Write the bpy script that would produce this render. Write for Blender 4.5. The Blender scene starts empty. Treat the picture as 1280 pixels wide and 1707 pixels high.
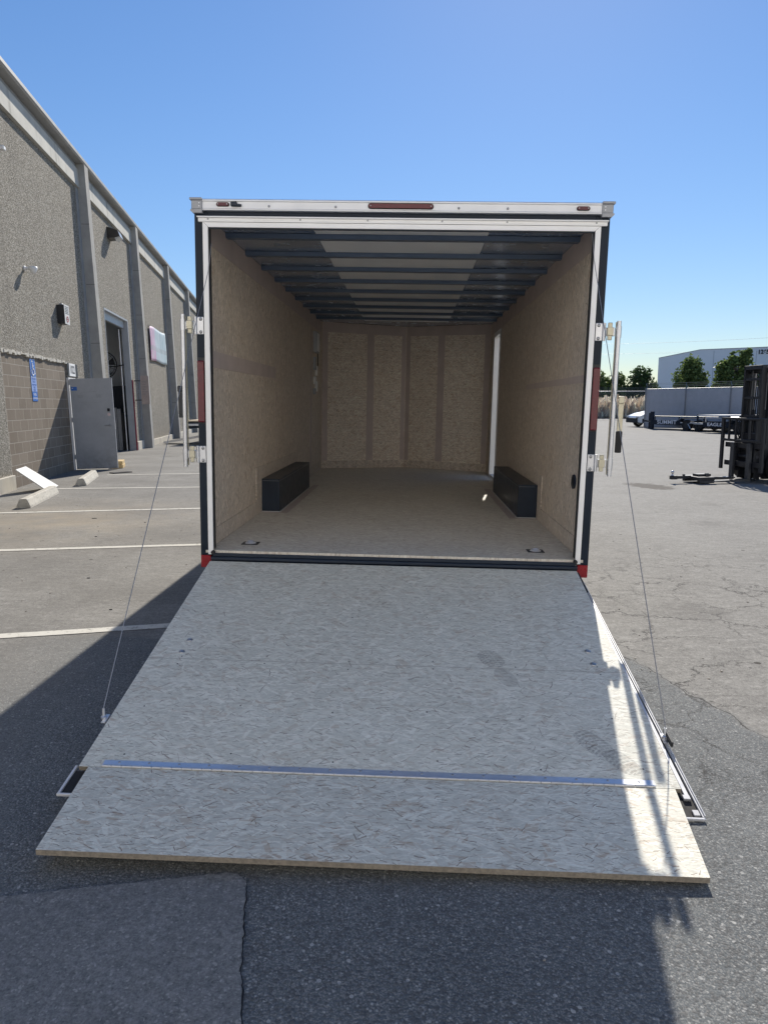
import bpy, bmesh, math, random
from mathutils import Vector, Matrix, noise
PI = math.pi
random.seed(7)
S = bpy.context.scene
COL = S.collection

# ------------------------------------------------------------------ camera
CAM_C = Vector((0.12795577, -4.65287544, 1.51978715))
RGT = Vector((0.99928451, 0.03781844, -0.00048837))
FWD = Vector((-0.03745988, 0.98786366, -0.15073868))
UPV = Vector((-0.00521826, 0.15064912, 0.98857352))
cam = bpy.data.objects.new('camera', bpy.data.cameras.new('camera')); COL.objects.link(cam)
mw = Matrix.Identity(4)
for i in range(3):
    mw[i][0] = RGT[i]; mw[i][1] = UPV[i]; mw[i][2] = -FWD[i]; mw[i][3] = CAM_C[i]
cam.matrix_world = mw
cam.data.sensor_fit = 'HORIZONTAL'; cam.data.sensor_width = 36.0
cam.data.lens = 36.0*1187.035/1280.0
cam.data.clip_start = 0.05; cam.data.clip_end = 3000
S.camera = cam
# ------------------------------------------------------------------ light
SUN = Vector((0.176, 1.0, 0.745))          # towards the sun
elev = math.atan2(SUN.z, math.hypot(SUN.x, SUN.y)); azim = math.atan2(SUN.x, SUN.y)
W = bpy.data.worlds.new("World"); S.world = W; W.use_nodes = True
nt = W.node_tree; sky = nt.nodes.new('ShaderNodeTexSky'); sky.sky_type = 'NISHITA'
sky.sun_disc = False; sky.sun_elevation = elev; sky.sun_rotation = azim
sky.air_density = 1.0; sky.dust_density = 0.07; sky.ozone_density = 1.5
hs = nt.nodes.new('ShaderNodeHueSaturation'); hs.inputs['Saturation'].default_value = 1.18; nt.links.new(sky.outputs[0], hs.inputs['Color'])
bw = nt.nodes.new('ShaderNodeRGBToBW'); nt.links.new(sky.outputs[0], bw.inputs[0])     # soft shoulder so the aureole round the sun does not clip
m1 = nt.nodes.new('ShaderNodeMath'); m1.operation = 'MULTIPLY_ADD'; nt.links.new(bw.outputs[0], m1.inputs[0]); m1.inputs[1].default_value = 0.05; m1.inputs[2].default_value = 0.80
m2 = nt.nodes.new('ShaderNodeMath'); m2.operation = 'DIVIDE'; m2.inputs[0].default_value = 1.0; nt.links.new(m1.outputs[0], m2.inputs[1])
vs_ = nt.nodes.new('ShaderNodeVectorMath'); vs_.operation = 'SCALE'; nt.links.new(hs.outputs[0], vs_.inputs[0]); nt.links.new(m2.outputs[0], vs_.inputs['Scale'])
tn = nt.nodes.new('ShaderNodeVectorMath'); tn.operation = 'MULTIPLY'; nt.links.new(vs_.outputs[0], tn.inputs[0]); tn.inputs[1].default_value = (0.925, 0.96, 1.07)
nt.links.new(tn.outputs[0], nt.nodes['Background'].inputs[0]); nt.nodes['Background'].inputs[1].default_value = 0.073
sl = bpy.data.lights.new('sun', 'SUN'); sl.energy = 3.8; sl.angle = math.radians(0.5); sl.color = (1.0, 0.93, 0.82)
so = bpy.data.objects.new('sun', sl); COL.objects.link(so)
so.rotation_euler = (-SUN).to_track_quat('-Z', 'Y').to_euler(); so.location = (0, 0, 30)
S.view_settings.view_transform = 'Standard'; S.view_settings.look = 'None'
S.view_settings.exposure = 0.64; S.view_settings.gamma = 1.0
S.cycles.max_bounces = 10; S.cycles.diffuse_bounces = 6; S.cycles.glossy_bounces = 4

# ------------------------------------------------------------------ material helpers
class NT:
    def __init__(s, name):
        s.m = bpy.data.materials.new(name); s.m.use_nodes = True
        s.t = s.m.node_tree; s.b = s.t.nodes['Principled BSDF']; s._co = None
    def n(s, typ, **kw):
        nd = s.t.nodes.new(typ)
        for k, v in kw.items(): setattr(nd, k, v)
        return nd
    def l(s, a, b): s.t.links.new(a, b)
    def inp(s, sock, v):
        if hasattr(v, 'is_linked') or hasattr(v, 'links'): s.l(v, sock)
        else: sock.default_value = v
    def co(s):
        if s._co is None: s._co = s.n('ShaderNodeTexCoord').outputs['Object']
        return s._co
    def math(s, op, a, b=0.0, c=None, clamp=False):
        nd = s.n('ShaderNodeMath', operation=op, use_clamp=clamp)
        s.inp(nd.inputs[0], a); s.inp(nd.inputs[1], b)
        if c is not None: s.inp(nd.inputs[2], c)
        return nd.outputs[0]
    def map(s, scale=(1,1,1), rot=(0,0,0), loc=(0,0,0), vec=None):
        nd = s.n('ShaderNodeMapping'); s.l(vec or s.co(), nd.inputs[0])
        nd.inputs['Location'].default_value = loc; nd.inputs['Rotation'].default_value = rot; nd.inputs['Scale'].default_value = scale
        return nd.outputs[0]
    def noise(s, scale, detail=4, rough=0.55, vec=None, dist=0.0, out='Fac'):
        nd = s.n('ShaderNodeTexNoise'); s.l(vec or s.co(), nd.inputs['Vector'])
        nd.inputs['Scale'].default_value = scale; nd.inputs['Detail'].default_value = detail
        nd.inputs['Roughness'].default_value = rough; nd.inputs['Distortion'].default_value = dist
        return nd.outputs[out]
    def vor(s, scale, vec=None, feature='F1', rand=1.0):
        nd = s.n('ShaderNodeTexVoronoi', feature=feature); s.l(vec or s.co(), nd.inputs['Vector'])
        nd.inputs['Scale'].default_value = scale; nd.inputs['Randomness'].default_value = rand
        return nd
    def ramp(s, fac, stops, interp='LINEAR'):
        nd = s.n('ShaderNodeValToRGB'); s.inp(nd.inputs[0], fac); cr = nd.color_ramp; cr.interpolation = interp
        while len(cr.elements) < len(stops): cr.elements.new(0.5)
        for e, (p, c) in zip(cr.elements, stops):
            e.position = p; e.color = (c, c, c, 1) if isinstance(c, (int, float)) else (*c, 1)
        return nd.outputs[0]
    def mix(s, fac, a, b, mode='MIX'):
        nd = s.n('ShaderNodeMix', data_type='RGBA', blend_type=mode)
        s.inp(nd.inputs[0], fac)
        for i, v in ((6, a), (7, b)):
            if isinstance(v, tuple): nd.inputs[i].default_value = (*v, 1)
            elif isinstance(v, (int, float)): nd.inputs[i].default_value = (v, v, v, 1)
            else: s.l(v, nd.inputs[i])
        return nd.outputs[2]
    def sep(s, vec=None):
        nd = s.n('ShaderNodeSeparateXYZ'); s.l(vec or s.co(), nd.inputs[0]); return nd.outputs
    def red(s, c):
        nd = s.n('ShaderNodeSeparateColor'); s.l(c, nd.inputs[0]); return nd.outputs[0]
    def bump(s, h, strength=0.3, dist=0.01):
        nd = s.n('ShaderNodeBump'); s.l(h, nd.inputs['Height']); nd.inputs['Strength'].default_value = strength
        nd.inputs['Distance'].default_value = dist; s.l(nd.outputs[0], s.b.inputs['Normal']); return nd
    def col(s, c): s.l(c, s.b.inputs['Base Color'])
    def set(s, rough=0.5, metal=0.0, spec=0.5):
        s.inp(s.b.inputs['Roughness'], rough); s.inp(s.b.inputs['Metallic'], metal); s.b.inputs['Specular IOR Level'].default_value = spec
        return s.m

def paint(name, c, rough=0.5, metal=0.0, var=0.12, scale=3.0, bump=0.0, spec=0.5):
    """slightly uneven painted or metal surface"""
    m = NT(name); f = m.noise(scale, 6, 0.65)
    lo = tuple(max(0, x*(1-var)) for x in c); hi = tuple(min(1, x*(1+var)) for x in c)
    m.col(m.ramp(f, [(0.3, lo), (0.7, hi)]))
    r = m.noise(scale*4, 3); m.set(m.math('MULTIPLY_ADD', r, 0.2, rough-0.1, clamp=True), metal, spec)
    if bump: m.bump(m.noise(scale*12, 4), bump, 0.003)
    return m.m

def osb(name, base, dark, tint, contrast=1.0, axes='xy', sliver=1.0, prints=False, seams=False):
    """oriented strand board: overlapping pale flakes with thin dark slivers"""
    m = NT(name)
    sw = {'xy': (0, 0, 0), 'yz': (0, -PI/2, 0), 'xz': (PI/2, 0, 0)}[axes]
    v0 = m.map(rot=sw)
    def flakes(scale, L, Wd, spread, loc, seed_loc=0.0):
        """one layer of strands: every cell holds one strand turned its own way; returns mask, edge shade, random value"""
        v = m.map(loc=(loc, loc*0.7, 0), vec=v0)
        wb = m.n('ShaderNodeVectorMath', operation='SCALE'); m.l(m.noise(scale*1.7, 2, vec=v, out='Color'), wb.inputs[0]); wb.inputs['Scale'].default_value = 0.25/scale
        ad = m.n('ShaderNodeVectorMath', operation='ADD'); m.l(v, ad.inputs[0]); m.l(wb.outputs[0], ad.inputs[1])
        vo = m.n('ShaderNodeTexVoronoi', voronoi_dimensions='2D'); m.l(ad.outputs[0], vo.inputs['Vector']); vo.inputs['Scale'].default_value = scale
        sb = m.n('ShaderNodeVectorMath', operation='SUBTRACT'); m.l(ad.outputs[0], sb.inputs[0]); m.l(vo.outputs['Position'], sb.inputs[1])
        sc = m.n('ShaderNodeSeparateColor'); m.l(vo.outputs['Color'], sc.inputs[0]); r1, r2, r3 = sc.outputs
        ang = m.math('MULTIPLY_ADD', r1, 2*spread, -spread)
        ca, sa = m.math('COSINE', ang), m.math('SINE', ang); dx, dy, _ = m.sep(sb.outputs[0])
        u = m.math('ADD', m.math('MULTIPLY', dx, ca), m.math('MULTIPLY', dy, sa)); w = m.math('SUBTRACT', m.math('MULTIPLY', dy, ca), m.math('MULTIPLY', dx, sa))
        Wr = m.math('MULTIPLY_ADD', r3, Wd*0.9, Wd*0.45)
        inw = m.math('LESS_THAN', m.math('ABSOLUTE', w), Wr); inu = m.math('LESS_THAN', m.math('ABSOLUTE', u), L)
        mask = m.math('MULTIPLY', inw, inu)
        edge = m.math('MULTIPLY', mask, m.math('GREATER_THAN', w, m.math('MULTIPLY', Wr, 0.62)))
        return mask, edge, r2
    fine = m.noise(1.0, 6, 0.72, vec=m.map(scale=(36, 150, 30), vec=v0)); fine2 = m.noise(1.0, 5, 0.7, vec=m.map(scale=(120, 50, 30), rot=(0, 0, 0.5), vec=v0))
    big = m.noise(2.0, 4, vec=v0)
    f = m.math('ADD', m.math('MULTIPLY_ADD', fine, 0.9, -0.22), m.math('MULTIPLY_ADD', fine2, 0.45, -0.1))
    lo = tuple(x*0.78 for x in base); hi = tuple(min(0.9, x*1.14) for x in base)
    c = m.ramp(m.math('ADD', m.math('MULTIPLY', f, 0.75), m.math('MULTIPLY', big, 0.25)), [(0.15, tuple(x*0.5 for x in base)), (0.42, lo), (0.75, base)])
    k = contrast
    for scale, L, Wd, spread, loc, op in ((8, 0.060, 0.016, 1.5, 1.3, 0.45), (11, 0.046, 0.012, 0.8, 5.1, 0.55), (14, 0.036, 0.0085, 1.5, 9.7, 0.5), (18, 0.028, 0.0065, 0.6, 13.9, 0.6), (24, 0.022, 0.0045, 1.0, 17.3, 0.55), (33, 0.017, 0.0030, 0.6, 19.9, 0.5)):
        mask, edge, rv = flakes(scale, L, Wd, spread, loc)
        fc = m.ramp(rv, [(0.0, tint), (0.13, tuple(x*0.72 for x in base)), (0.5, tuple(x*0.95 for x in base)), (1.0, hi)])
        fc = m.mix(m.math('MULTIPLY', m.math('SUBTRACT', 0.62, fine, clamp=True), 1.0*k), fc, tuple(x*0.6 for x in base))
        c = m.mix(m.math('MULTIPLY', mask, min(0.9, op*k)), c, fc)
        c = m.mix(m.math('MULTIPLY', edge, min(0.6, 0.30*k)), c, tint)  # thin shadow painted along one side of each strand
    for scale, L, Wd, spread, loc, th in ((12, 0.022, 0.0018, 0.7, 21.1, 0.66), (17, 0.014, 0.0016, 1.2, 25.7, 0.60), (26, 0.012, 0.0014, 0.4, 29.3, 0.50), (34, 0.010, 0.0012, 0.9, 37.3, 0.55), (8, 0.030, 0.0018, 1.5, 33.3, 0.76)):
        mask, edge, rv = flakes(scale, L, Wd, spread, loc)
        c = m.mix(m.math('MULTIPLY', m.math('MULTIPLY', mask, m.math('GREATER_THAN', rv, th)), 0.75*sliver), c, dark)
    c = m.mix(m.math('MULTIPLY_ADD', fine, -2.6, 1.15, clamp=True), c, m.mix(0.45, c, dark))
    bl = m.noise(7.0, 5, 0.7, vec=m.map(scale=(1, 1.9, 1), loc=(8, 3, 0), vec=v0))
    c = m.mix(m.math('MULTIPLY_ADD', bl, 3.2, -1.85, clamp=True), c, m.mix(0.42, c, tint)); c = m.mix(m.math('MULTIPLY_ADD', bl, -3.2, 1.3, clamp=True), c, m.mix(0.45, c, hi))
    if axes != 'xy':     # nail rows along the studs
        gx, gy, _g = m.sep(v0)
        mx_ = m.math('SUBTRACT', m.math('FRACT', m.math('DIVIDE', gx, 0.407 if axes == 'xz' else 0.305)), 0.5); my_ = m.math('SUBTRACT', m.math('FRACT', m.math('DIVIDE', gy, 0.305 if axes == 'xz' else 0.407)), 0.5)
        rr_ = m.math('ADD', m.math('MULTIPLY', mx_, mx_), m.math('MULTIPLY', my_, my_)); c = m.mix(m.math('MULTIPLY', m.math('LESS_THAN', rr_, 0.00030), 0.8), c, (0.05, 0.045, 0.04))
    # faint grime in soft drifts
    c = m.mix(m.math('MULTIPLY_ADD', m.noise(1.1, 6, 0.65, vec=m.map(loc=(4, 2, 0), vec=v0)), 1.2, -0.5, clamp=True), c, m.mix(0.3, c, tint))
    x, y, z = m.sep()
    if seams:   # sheet joint across the ramp
        d = m.math('ABSOLUTE', m.math('ADD', y, 1.225)); d = m.math('LESS_THAN', d, 0.0014)
        c = m.mix(m.math('MULTIPLY', d, 0.75), c, dark)
        # small screws
        for sx in (-1.05, -0.62, -0.2, 0.22, 0.63, 1.04):
            for sy in (-0.35, -0.72, -1.19, -1.26, -1.62, -1.95):
                dx = m.math('SUBTRACT', x, sx + 0.02*math.sin(sy*9)); dy = m.math('SUBTRACT', y, sy + 0.015*math.sin(sx*7))
                r = m.math('SQRT', m.math('ADD', m.math('MULTIPLY', dx, dx), m.math('MULTIPLY', dy, dy)))
                c = m.mix(m.math('LESS_THAN', r, 0.0042), c, (0.02, 0.02, 0.022))
    if prints:
        for (px, py, ang, L, Wd, st) in ((0.535, -1.13, 0.35, 0.085, 0.06, 1), (0.59, -1.30, 0.35, 0.085, 0.045, 0), (0.90, -1.79, 0.55, 0.10, 0.055, 1), (0.985, -1.90, 0.6, 0.085, 0.05, 1)):
            dx = m.math('SUBTRACT', x, px); dy = m.math('SUBTRACT', y, py)
            ca, sa = math.cos(ang), math.sin(ang)       # long axis runs forwards and a bit sideways
            a = m.math('ADD', m.math('MULTIPLY', dx, sa), m.math('MULTIPLY', dy, -ca))
            b = m.math('ADD', m.math('MULTIPLY', dx, ca), m.math('MULTIPLY', dy, sa))
            e = m.math('ADD', m.math('POWER', m.math('ABSOLUTE', m.math('DIVIDE', a, L)), 2.4), m.math('POWER', m.math('ABSOLUTE', m.math('DIVIDE', b, Wd)), 2.4))
            e = m.math('ADD', e, m.math('MULTIPLY', m.math('SUBTRACT', m.noise(30, 2), 0.5), 0.5))
            inside = m.math('LESS_THAN', e, 1.0)
            arc = m.math('ADD', a, m.math('MULTIPLY', m.math('MULTIPLY', b, b), -6.0))
            tread = m.math('GREATER_THAN', m.math('SINE', m.math('MULTIPLY', arc, 330)), -0.2)
            tread2 = m.math('GREATER_THAN', m.math('SINE', m.math('MULTIPLY', b, 300)), -0.75)
            pat = m.math('MULTIPLY', tread, tread2)
            amt = m.math('MULTIPLY', inside, m.math('MULTIPLY_ADD', pat, 0.30, 0.16) if st else 0.26)
            amt = m.math('MULTIPLY', amt, m.math('MULTIPLY_ADD', m.noise(22, 3), 1.1, 0.35))
            c = m.mix(amt, c, (0.13, 0.125, 0.12))
    m.col(c); m.bump(f, 0.35, 0.002)
    return m.set(0.62, 0, 0.35)

M = {}
M['osb_ramp'] = osb('osb_ramp', (0.81, 0.815, 0.72), (0.19, 0.15, 0.12), (0.50, 0.41, 0.32), 1.0, 'xy', 0.9, prints=True, seams=True)
M['osb_flap'] = osb('osb_flap', (0.815, 0.805, 0.70), (0.19, 0.14, 0.10), (0.50, 0.38, 0.27), 1.35, 'xy', 1.0)
M['osb_floor'] = osb('osb_floor', (0.84, 0.79, 0.69), (0.20, 0.15, 0.11), (0.42, 0.32, 0.24), 0.8, 'xy', 0.7)
M['osb_wall'] = osb('osb_wall', (0.77, 0.68, 0.575), (0.20, 0.14, 0.09), (0.50, 0.37, 0.25), 1.6, 'yz', 1.0)
M['osb_front'] = osb('osb_front', (0.90, 0.80, 0.68), (0.16, 0.10, 0.06), (0.56, 0.41, 0.28), 1.8, 'xz', 1.0)
M['osb_edge'] = paint('osb_edge', (0.235, 0.205, 0.165), 0.8, 0, 0.35, 60)
M['kick'] = osb('osb_kick', (0.72, 0.64, 0.55), (0.17, 0.12, 0.08), (0.40, 0.28, 0.18), 1.2, 'yz', 0.8)
M['band'] = paint('wood_band', (0.50, 0.42, 0.385), 0.6, 0, 0.10, 5)
M['alu'] = paint('aluminium', (0.78, 0.79, 0.81), 0.5, 0.5, 0.05, 8)
M['trim'] = paint('white_aluminium_trim', (0.90, 0.90, 0.90), 0.5, 0.2, 0.04, 6)
M['railw'] = paint('bright_rail', (0.62, 0.63, 0.65), 0.4, 0.15, 0.04, 6)
M['cap'] = paint('zinc_cap', (0.36, 0.37, 0.39), 0.5, 0.5, 0.08, 10)
M['black'] = paint('black_gloss_paint', (0.014, 0.022, 0.036), 0.35, 0, 0.2, 3, 0, 0.18)
M['navy'] = paint('black_steel', (0.020, 0.029, 0.046), 0.36, 0, 0.15, 4, 0, 0.3)
M['darkm'] = paint('dark_metal', (0.03, 0.032, 0.036), 0.5, 0.2, 0.2, 8)
M['zinc'] = paint('zinc_plate', (0.66, 0.67, 0.70), 0.34, 0.8, 0.08, 14)
M['brass'] = paint('yellow_zinc', (0.60, 0.56, 0.43), 0.4, 0.5, 0.12, 20)
M['screw'] = paint('screw_metal', (0.33, 0.34, 0.36), 0.35, 0.8, 0.1, 40)
M['bodyskin'] = paint('black_body_skin', (0.015, 0.016, 0.019), 0.2, 0, 0.1, 2)
M['roofskin'] = paint('roof_metal', (0.62, 0.63, 0.64), 0.4, 0.6, 0.05, 2)
M['ceil'] = paint('ceiling_panel', (0.84, 0.87, 0.90), 0.55, 0.0, 0.05, 3)
M['ceildark'] = paint('ceiling_glossy', (0.50, 0.58, 0.70), 0.25, 0.7, 0.15, 2)
M['bow'] = paint('roof_bow_paint', (0.10, 0.14, 0.21), 0.35, 0.2, 0.1, 4)
M['redlens'] = paint('red_lens', (0.12, 0.010, 0.02), 0.18, 0, 0.15, 40)
M['darklens'] = paint('dark_red_lens', (0.10, 0.012, 0.025), 0.18, 0, 0.1, 30)
M['redtape'] = paint('red_reflector', (0.28, 0.010, 0.018), 0.3, 0, 0.1, 20)
M['rubber'] = paint('rubber', (0.02, 0.02, 0.021), 0.8, 0, 0.15, 20)
M['white'] = paint('white_paint', (0.80, 0.80, 0.79), 0.5, 0, 0.04, 5)
M['caulk'] = paint('white_caulk', (0.62, 0.62, 0.60), 0.6, 0, 0.1, 20)
M['steelwire'] = paint('wire_rope', (0.34, 0.34, 0.36), 0.45, 0.6, 0.3, 200)

# ------------------------------------------------------------------ mesh helpers
class MB:
    def __init__(s): s.bm = bmesh.new()
    def _tf(s, vs, mat):
        if mat is not None: bmesh.ops.transform(s.bm, matrix=mat, verts=vs)
    def box(s, a, b, bev=0.0, mat=None, seg=1):
        x0, y0, z0 = [min(p, q) for p, q in zip(a, b)]; x1, y1, z1 = [max(p, q) for p, q in zip(a, b)]
        vs = [s.bm.verts.new(p) for p in ((x0,y0,z0),(x1,y0,z0),(x1,y1,z0),(x0,y1,z0),(x0,y0,z1),(x1,y0,z1),(x1,y1,z1),(x0,y1,z1))]
        fs = [s.bm.faces.new([vs[i] for i in f]) for f in ((0,3,2,1),(4,5,6,7),(0,1,5,4),(1,2,6,5),(2,3,7,6),(3,0,4,7))]
        if bev > 0:
            es = list({e for f in fs for e in f.edges})
            r = bmesh.ops.bevel(s.bm, geom=es, offset=bev, segments=seg, profile=0.5, affect='EDGES')
            vs = list({v for f in r['faces'] for v in f.verts} | {v for v in vs if v.is_valid})
        s._tf(vs, mat); return s
    def prism(s, poly, h0, h1, axis='z', mat=None):
        """polygon extruded along an axis; poly in the other two coordinates in xyz order"""
        def P(p, h): return {'z': (p[0], p[1], h), 'y': (p[0], h, p[1]), 'x': (h, p[0], p[1])}[axis]
        a = [s.bm.verts.new(P(p, h0)) for p in poly]; b = [s.bm.verts.new(P(p, h1)) for p in poly]
        n = len(poly); s.bm.faces.new(a); s.bm.faces.new(b)
        for i in range(n): s.bm.faces.new((a[i], a[(i+1) % n], b[(i+1) % n], b[i]))
        s._tf(a+b, mat); return s
    def tube(s, pts, r, n=10, caps=True, mat=None):
        pts = [Vector(p) for p in pts]; rs = r if isinstance(r, (list, tuple)) else [r]*len(pts)
        rings = []; up = None; allv = []
        for i, p in enumerate(pts):
            t = (pts[min(i+1, len(pts)-1)] - pts[max(i-1, 0)]).normalized()
            if up is None: up = Vector((0, 0, 1)) if abs(t.z) < 0.9 else Vector((1, 0, 0))
            x = t.cross(up).normalized(); y = x.cross(t).normalized(); up = y
            ring = [s.bm.verts.new(p + (x*math.cos(2*PI*k/n) + y*math.sin(2*PI*k/n))*rs[i]) for k in range(n)]
            rings.append(ring); allv += ring
        for A, B in zip(rings, rings[1:]):
            for k in range(n): s.bm.faces.new((A[k], A[(k+1) % n], B[(k+1) % n], B[k]))
        if caps: s.bm.faces.new(rings[0]); s.bm.faces.new(rings[-1])
        s._tf(allv, mat); return s
    def cyl(s, c, r, h, axis='z', n=20, r2=None):
        c = Vector(c); d = {'x': Vector((1,0,0)), 'y': Vector((0,1,0)), 'z': Vector((0,0,1))}[axis]
        return s.tube([c, c + d*h], [r, r if r2 is None else r2], n)
    def lathe(s, prof, n=20, c=(0,0,0), axis='z', mat=None):
        c = Vector(c); rings = []; allv = []
        for r, h in prof:
            ring = []
            for k in range(n):
                a = 2*PI*k/n; u, v = r*math.cos(a), r*math.sin(a)
                p = {'z': (u, v, h), 'y': (u, h, v), 'x': (h, u, v)}[axis]
                ring.append(s.bm.verts.new(c + Vector(p)))
            rings.append(ring); allv += ring
        for A, B in zip(rings, rings[1:]):
            for k in range(n): s.bm.faces.new((A[k], A[(k+1) % n], B[(k+1) % n], B[k]))
        s.bm.faces.new(rings[0]); s.bm.faces.new(rings[-1]); s._tf(allv, mat); return s
    def quad(s, *ps):
        s.bm.faces.new([s.bm.verts.new(p) for p in ps]); return s
    def build(s, name, mat, parent=None, smooth=False, recalc=True):
        if recalc: bmesh.ops.recalc_face_normals(s.bm, faces=s.bm.faces)
        me = bpy.data.meshes.new(name); s.bm.to_mesh(me); s.bm.free()
        if smooth:
            for p in me.polygons: p.use_smooth = True
        me.materials.append(mat if not isinstance(mat, str) else M[mat])
        o = bpy.data.objects.new(name, me); COL.objects.link(o)
        if parent: o.parent = parent
        return o
def tag(o, label=None, cat=None, group=None, kind=None):
    for k, v in (('label', label), ('category', cat), ('group', group), ('kind', kind)):
        if v: o[k] = v
    return o
def empty(name, loc=(0,0,0), rz=0.0, label=None, cat=None, group=None):
    o = bpy.data.objects.new(name, None); COL.objects.link(o); o.location = loc; o.rotation_euler = (0, 0, rz)
    o.empty_display_size = 0.2
    return tag(o, label, cat, group)
def kids(o): return [c for c in bpy.data.objects if c.parent == o]
def copy_tree(o, parent=None):
    c = o.copy(); COL.objects.link(c); c.parent = parent
    for ch in kids(o): copy_tree(ch, c)
    return c
def text_obj(name, txt, size, mat, parent, matrix, align='CENTER', sx=1.0, depth=0.0008, bold=0.0, spacing=1.0):
    cu = bpy.data.curves.new(name, 'FONT'); cu.body = txt; cu.size = size; cu.align_x = align; cu.align_y = 'CENTER'
    cu.extrude = depth; cu.offset = bold; cu.space_character = spacing
    o = bpy.data.objects.new(name, cu); COL.objects.link(o)
    dg = bpy.context.evaluated_depsgraph_get(); me = bpy.data.meshes.new_from_object(o.evaluated_get(dg))
    bpy.data.objects.remove(o)
    me.transform(matrix @ Matrix.Diagonal((sx, 1, 1, 1))); me.materials.clear(); me.materials.append(M[mat] if isinstance(mat, str) else mat)
    r = bpy.data.objects.new(name, me); COL.objects.link(r)
    if parent: r.parent = parent
    return r
def at(px, py, Y):
    """world point seen at photo pixel (px, py), Y metres in front of the camera along the yard"""
    d = RGT*((px-640)/1187.035) + FWD + UPV*(-(py-853.5)/1187.035)
    return CAM_C + d*(Y/d.y)

# ================================================================== GROUND
def asphalt():
    m = NT('asphalt'); x, y, z = m.sep()
    wob = m.noise(1.3, 4); wobs = m.math('SUBTRACT', wob, 0.5)
    wob2 = m.math('SUBTRACT', m.noise(9, 4), 0.5)
    # younger coarse strip near the camera: y < -0.25 and left of the ragged joint
    e1 = m.math('SUBTRACT', m.math('MULTIPLY_ADD', wobs, 0.5, -0.22), y)
    e2 = m.math('SUBTRACT', m.math('MULTIPLY_ADD', m.math('ADD', y, 0.3), -0.30, 1.40), x)
    e2 = m.math('ADD', e2, m.math('MULTIPLY_ADD', wobs, 0.35, m.math('MULTIPLY', wob2, 0.08)))
    jd = m.math('MINIMUM', e1, e2)
    coarse = m.math('MULTIPLY', m.math('MULTIPLY_ADD', jd, 14.0, 0.5, clamp=True), m.math('MULTIPLY_ADD', m.math('ADD', x, wobs), 0.9, 2.3, clamp=True))
    # stones
    v1 = m.vor(120); v2 = m.vor(260)
    s1 = m.red(v1.outputs['Color']); s2 = m.red(v2.outputs['Color'])
    dcore = m.math('LESS_THAN', v1.outputs['Distance'], 0.45)
    pale = m.math('MULTIPLY', m.math('GREATER_THAN', s1, 0.90), dcore)
    vb = m.vor(55, vec=m.map(loc=(3, 7, 0))); palebig = m.math('MULTIPLY', m.math('GREATER_THAN', m.red(vb.outputs['Color']), 0.955), m.math('LESS_THAN', vb.outputs['Distance'], 0.33))
    fine = m.noise(240, 3, 0.7)
    base_old = m.ramp(m.noise(1.1, 8, 0.62), [(0.25, (0.172, 0.166, 0.153)), (0.75, (0.250, 0.242, 0.223))])
    base_new = m.ramp(m.noise(1.7, 6, 0.6), [(0.25, (0.098, 0.107, 0.112)), (0.75, (0.150, 0.160, 0.162))])
    old = m.mix(m.math('MULTIPLY', m.math('SUBTRACT', fine, 0.5, clamp=True), 1.8, clamp=True), base_old, (0.33, 0.32, 0.30))
    old = m.mix(m.math('MULTIPLY', m.math('GREATER_THAN', s2, 0.76), 0.5), old, (0.09, 0.085, 0.08))
    old = m.mix(m.math('MULTIPLY', pale, 0.35), old, (0.46, 0.44, 0.40))
    new = m.mix(m.math('MULTIPLY', m.math('GREATER_THAN', s2, 0.66), 0.5), base_new, (0.30, 0.295, 0.28))
    new = m.mix(m.math('MULTIPLY', m.math('LESS_THAN', s1, 0.3), 0.5), new, (0.075, 0.073, 0.072))
    new = m.mix(m.math('MULTIPLY', pale, 0.42), new, (0.48, 0.475, 0.45))
    new = m.mix(m.math('MULTIPLY', palebig, 0.5), new, (0.55, 0.545, 0.52))
    # tyre-swept streaks across the yard (long in x)
    st = m.noise(1.0, 5, 0.65, vec=m.map(scale=(0.35, 2.6, 1)))
    old = m.mix(m.math('MULTIPLY_ADD', st, 1.3, -0.5, clamp=True), old, m.mix(0.5, old, (0.28, 0.27, 0.25)))
    old = m.mix(m.math('MULTIPLY_ADD', m.noise(1.0, 5, 0.7, vec=m.map(scale=(0.5, 3.4, 1), loc=(9, 4, 0))), -2.0, 0.85, clamp=True), old, m.mix(0.45, old, (0.12, 0.115, 0.11)))
    mot = m.noise(1.0, 10, 0.82, vec=m.map(scale=(7, 14, 1), loc=(1, 8, 0)))
    old = m.mix(m.math('MULTIPLY_ADD', mot, 8.0, -4.1, clamp=True), old, m.mix(0.5, old, (0.37, 0.36, 0.335)))
    old = m.mix(m.math('MULTIPLY_ADD', mot, -8.0, 3.75, clamp=True), old, m.mix(0.55, old, (0.095, 0.09, 0.085)))
    gr = m.noise(38, 5, 0.85); old = m.mix(m.math('MULTIPLY_ADD', gr, 8.0, -4.3, clamp=True), old, m.mix(0.5, old, (0.46, 0.445, 0.41))); old = m.mix(m.math('MULTIPLY_ADD', gr, -9.0, 4.2, clamp=True), old, m.mix(0.5, old, (0.07, 0.066, 0.06)))
    spt = m.vor(5.0, vec=m.map(loc=(2, 2, 0))); old = m.mix(m.math('MULTIPLY', m.math('LESS_THAN', spt.outputs['Distance'], 0.10), m.math('GREATER_THAN', m.red(spt.outputs['Color']), 0.86)), old, (0.05, 0.045, 0.04))
    ol = m.vor(0.55, vec=m.map(loc=(4, 1, 0))); dr = m.math('ADD', ol.outputs['Distance'], m.math('MULTIPLY', wob2, 0.35))
    old = m.mix(m.math('MULTIPLY', m.math('MULTIPLY_ADD', dr, -9.0, 1.6, clamp=True), 0.42), old, (0.085, 0.08, 0.074))
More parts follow.
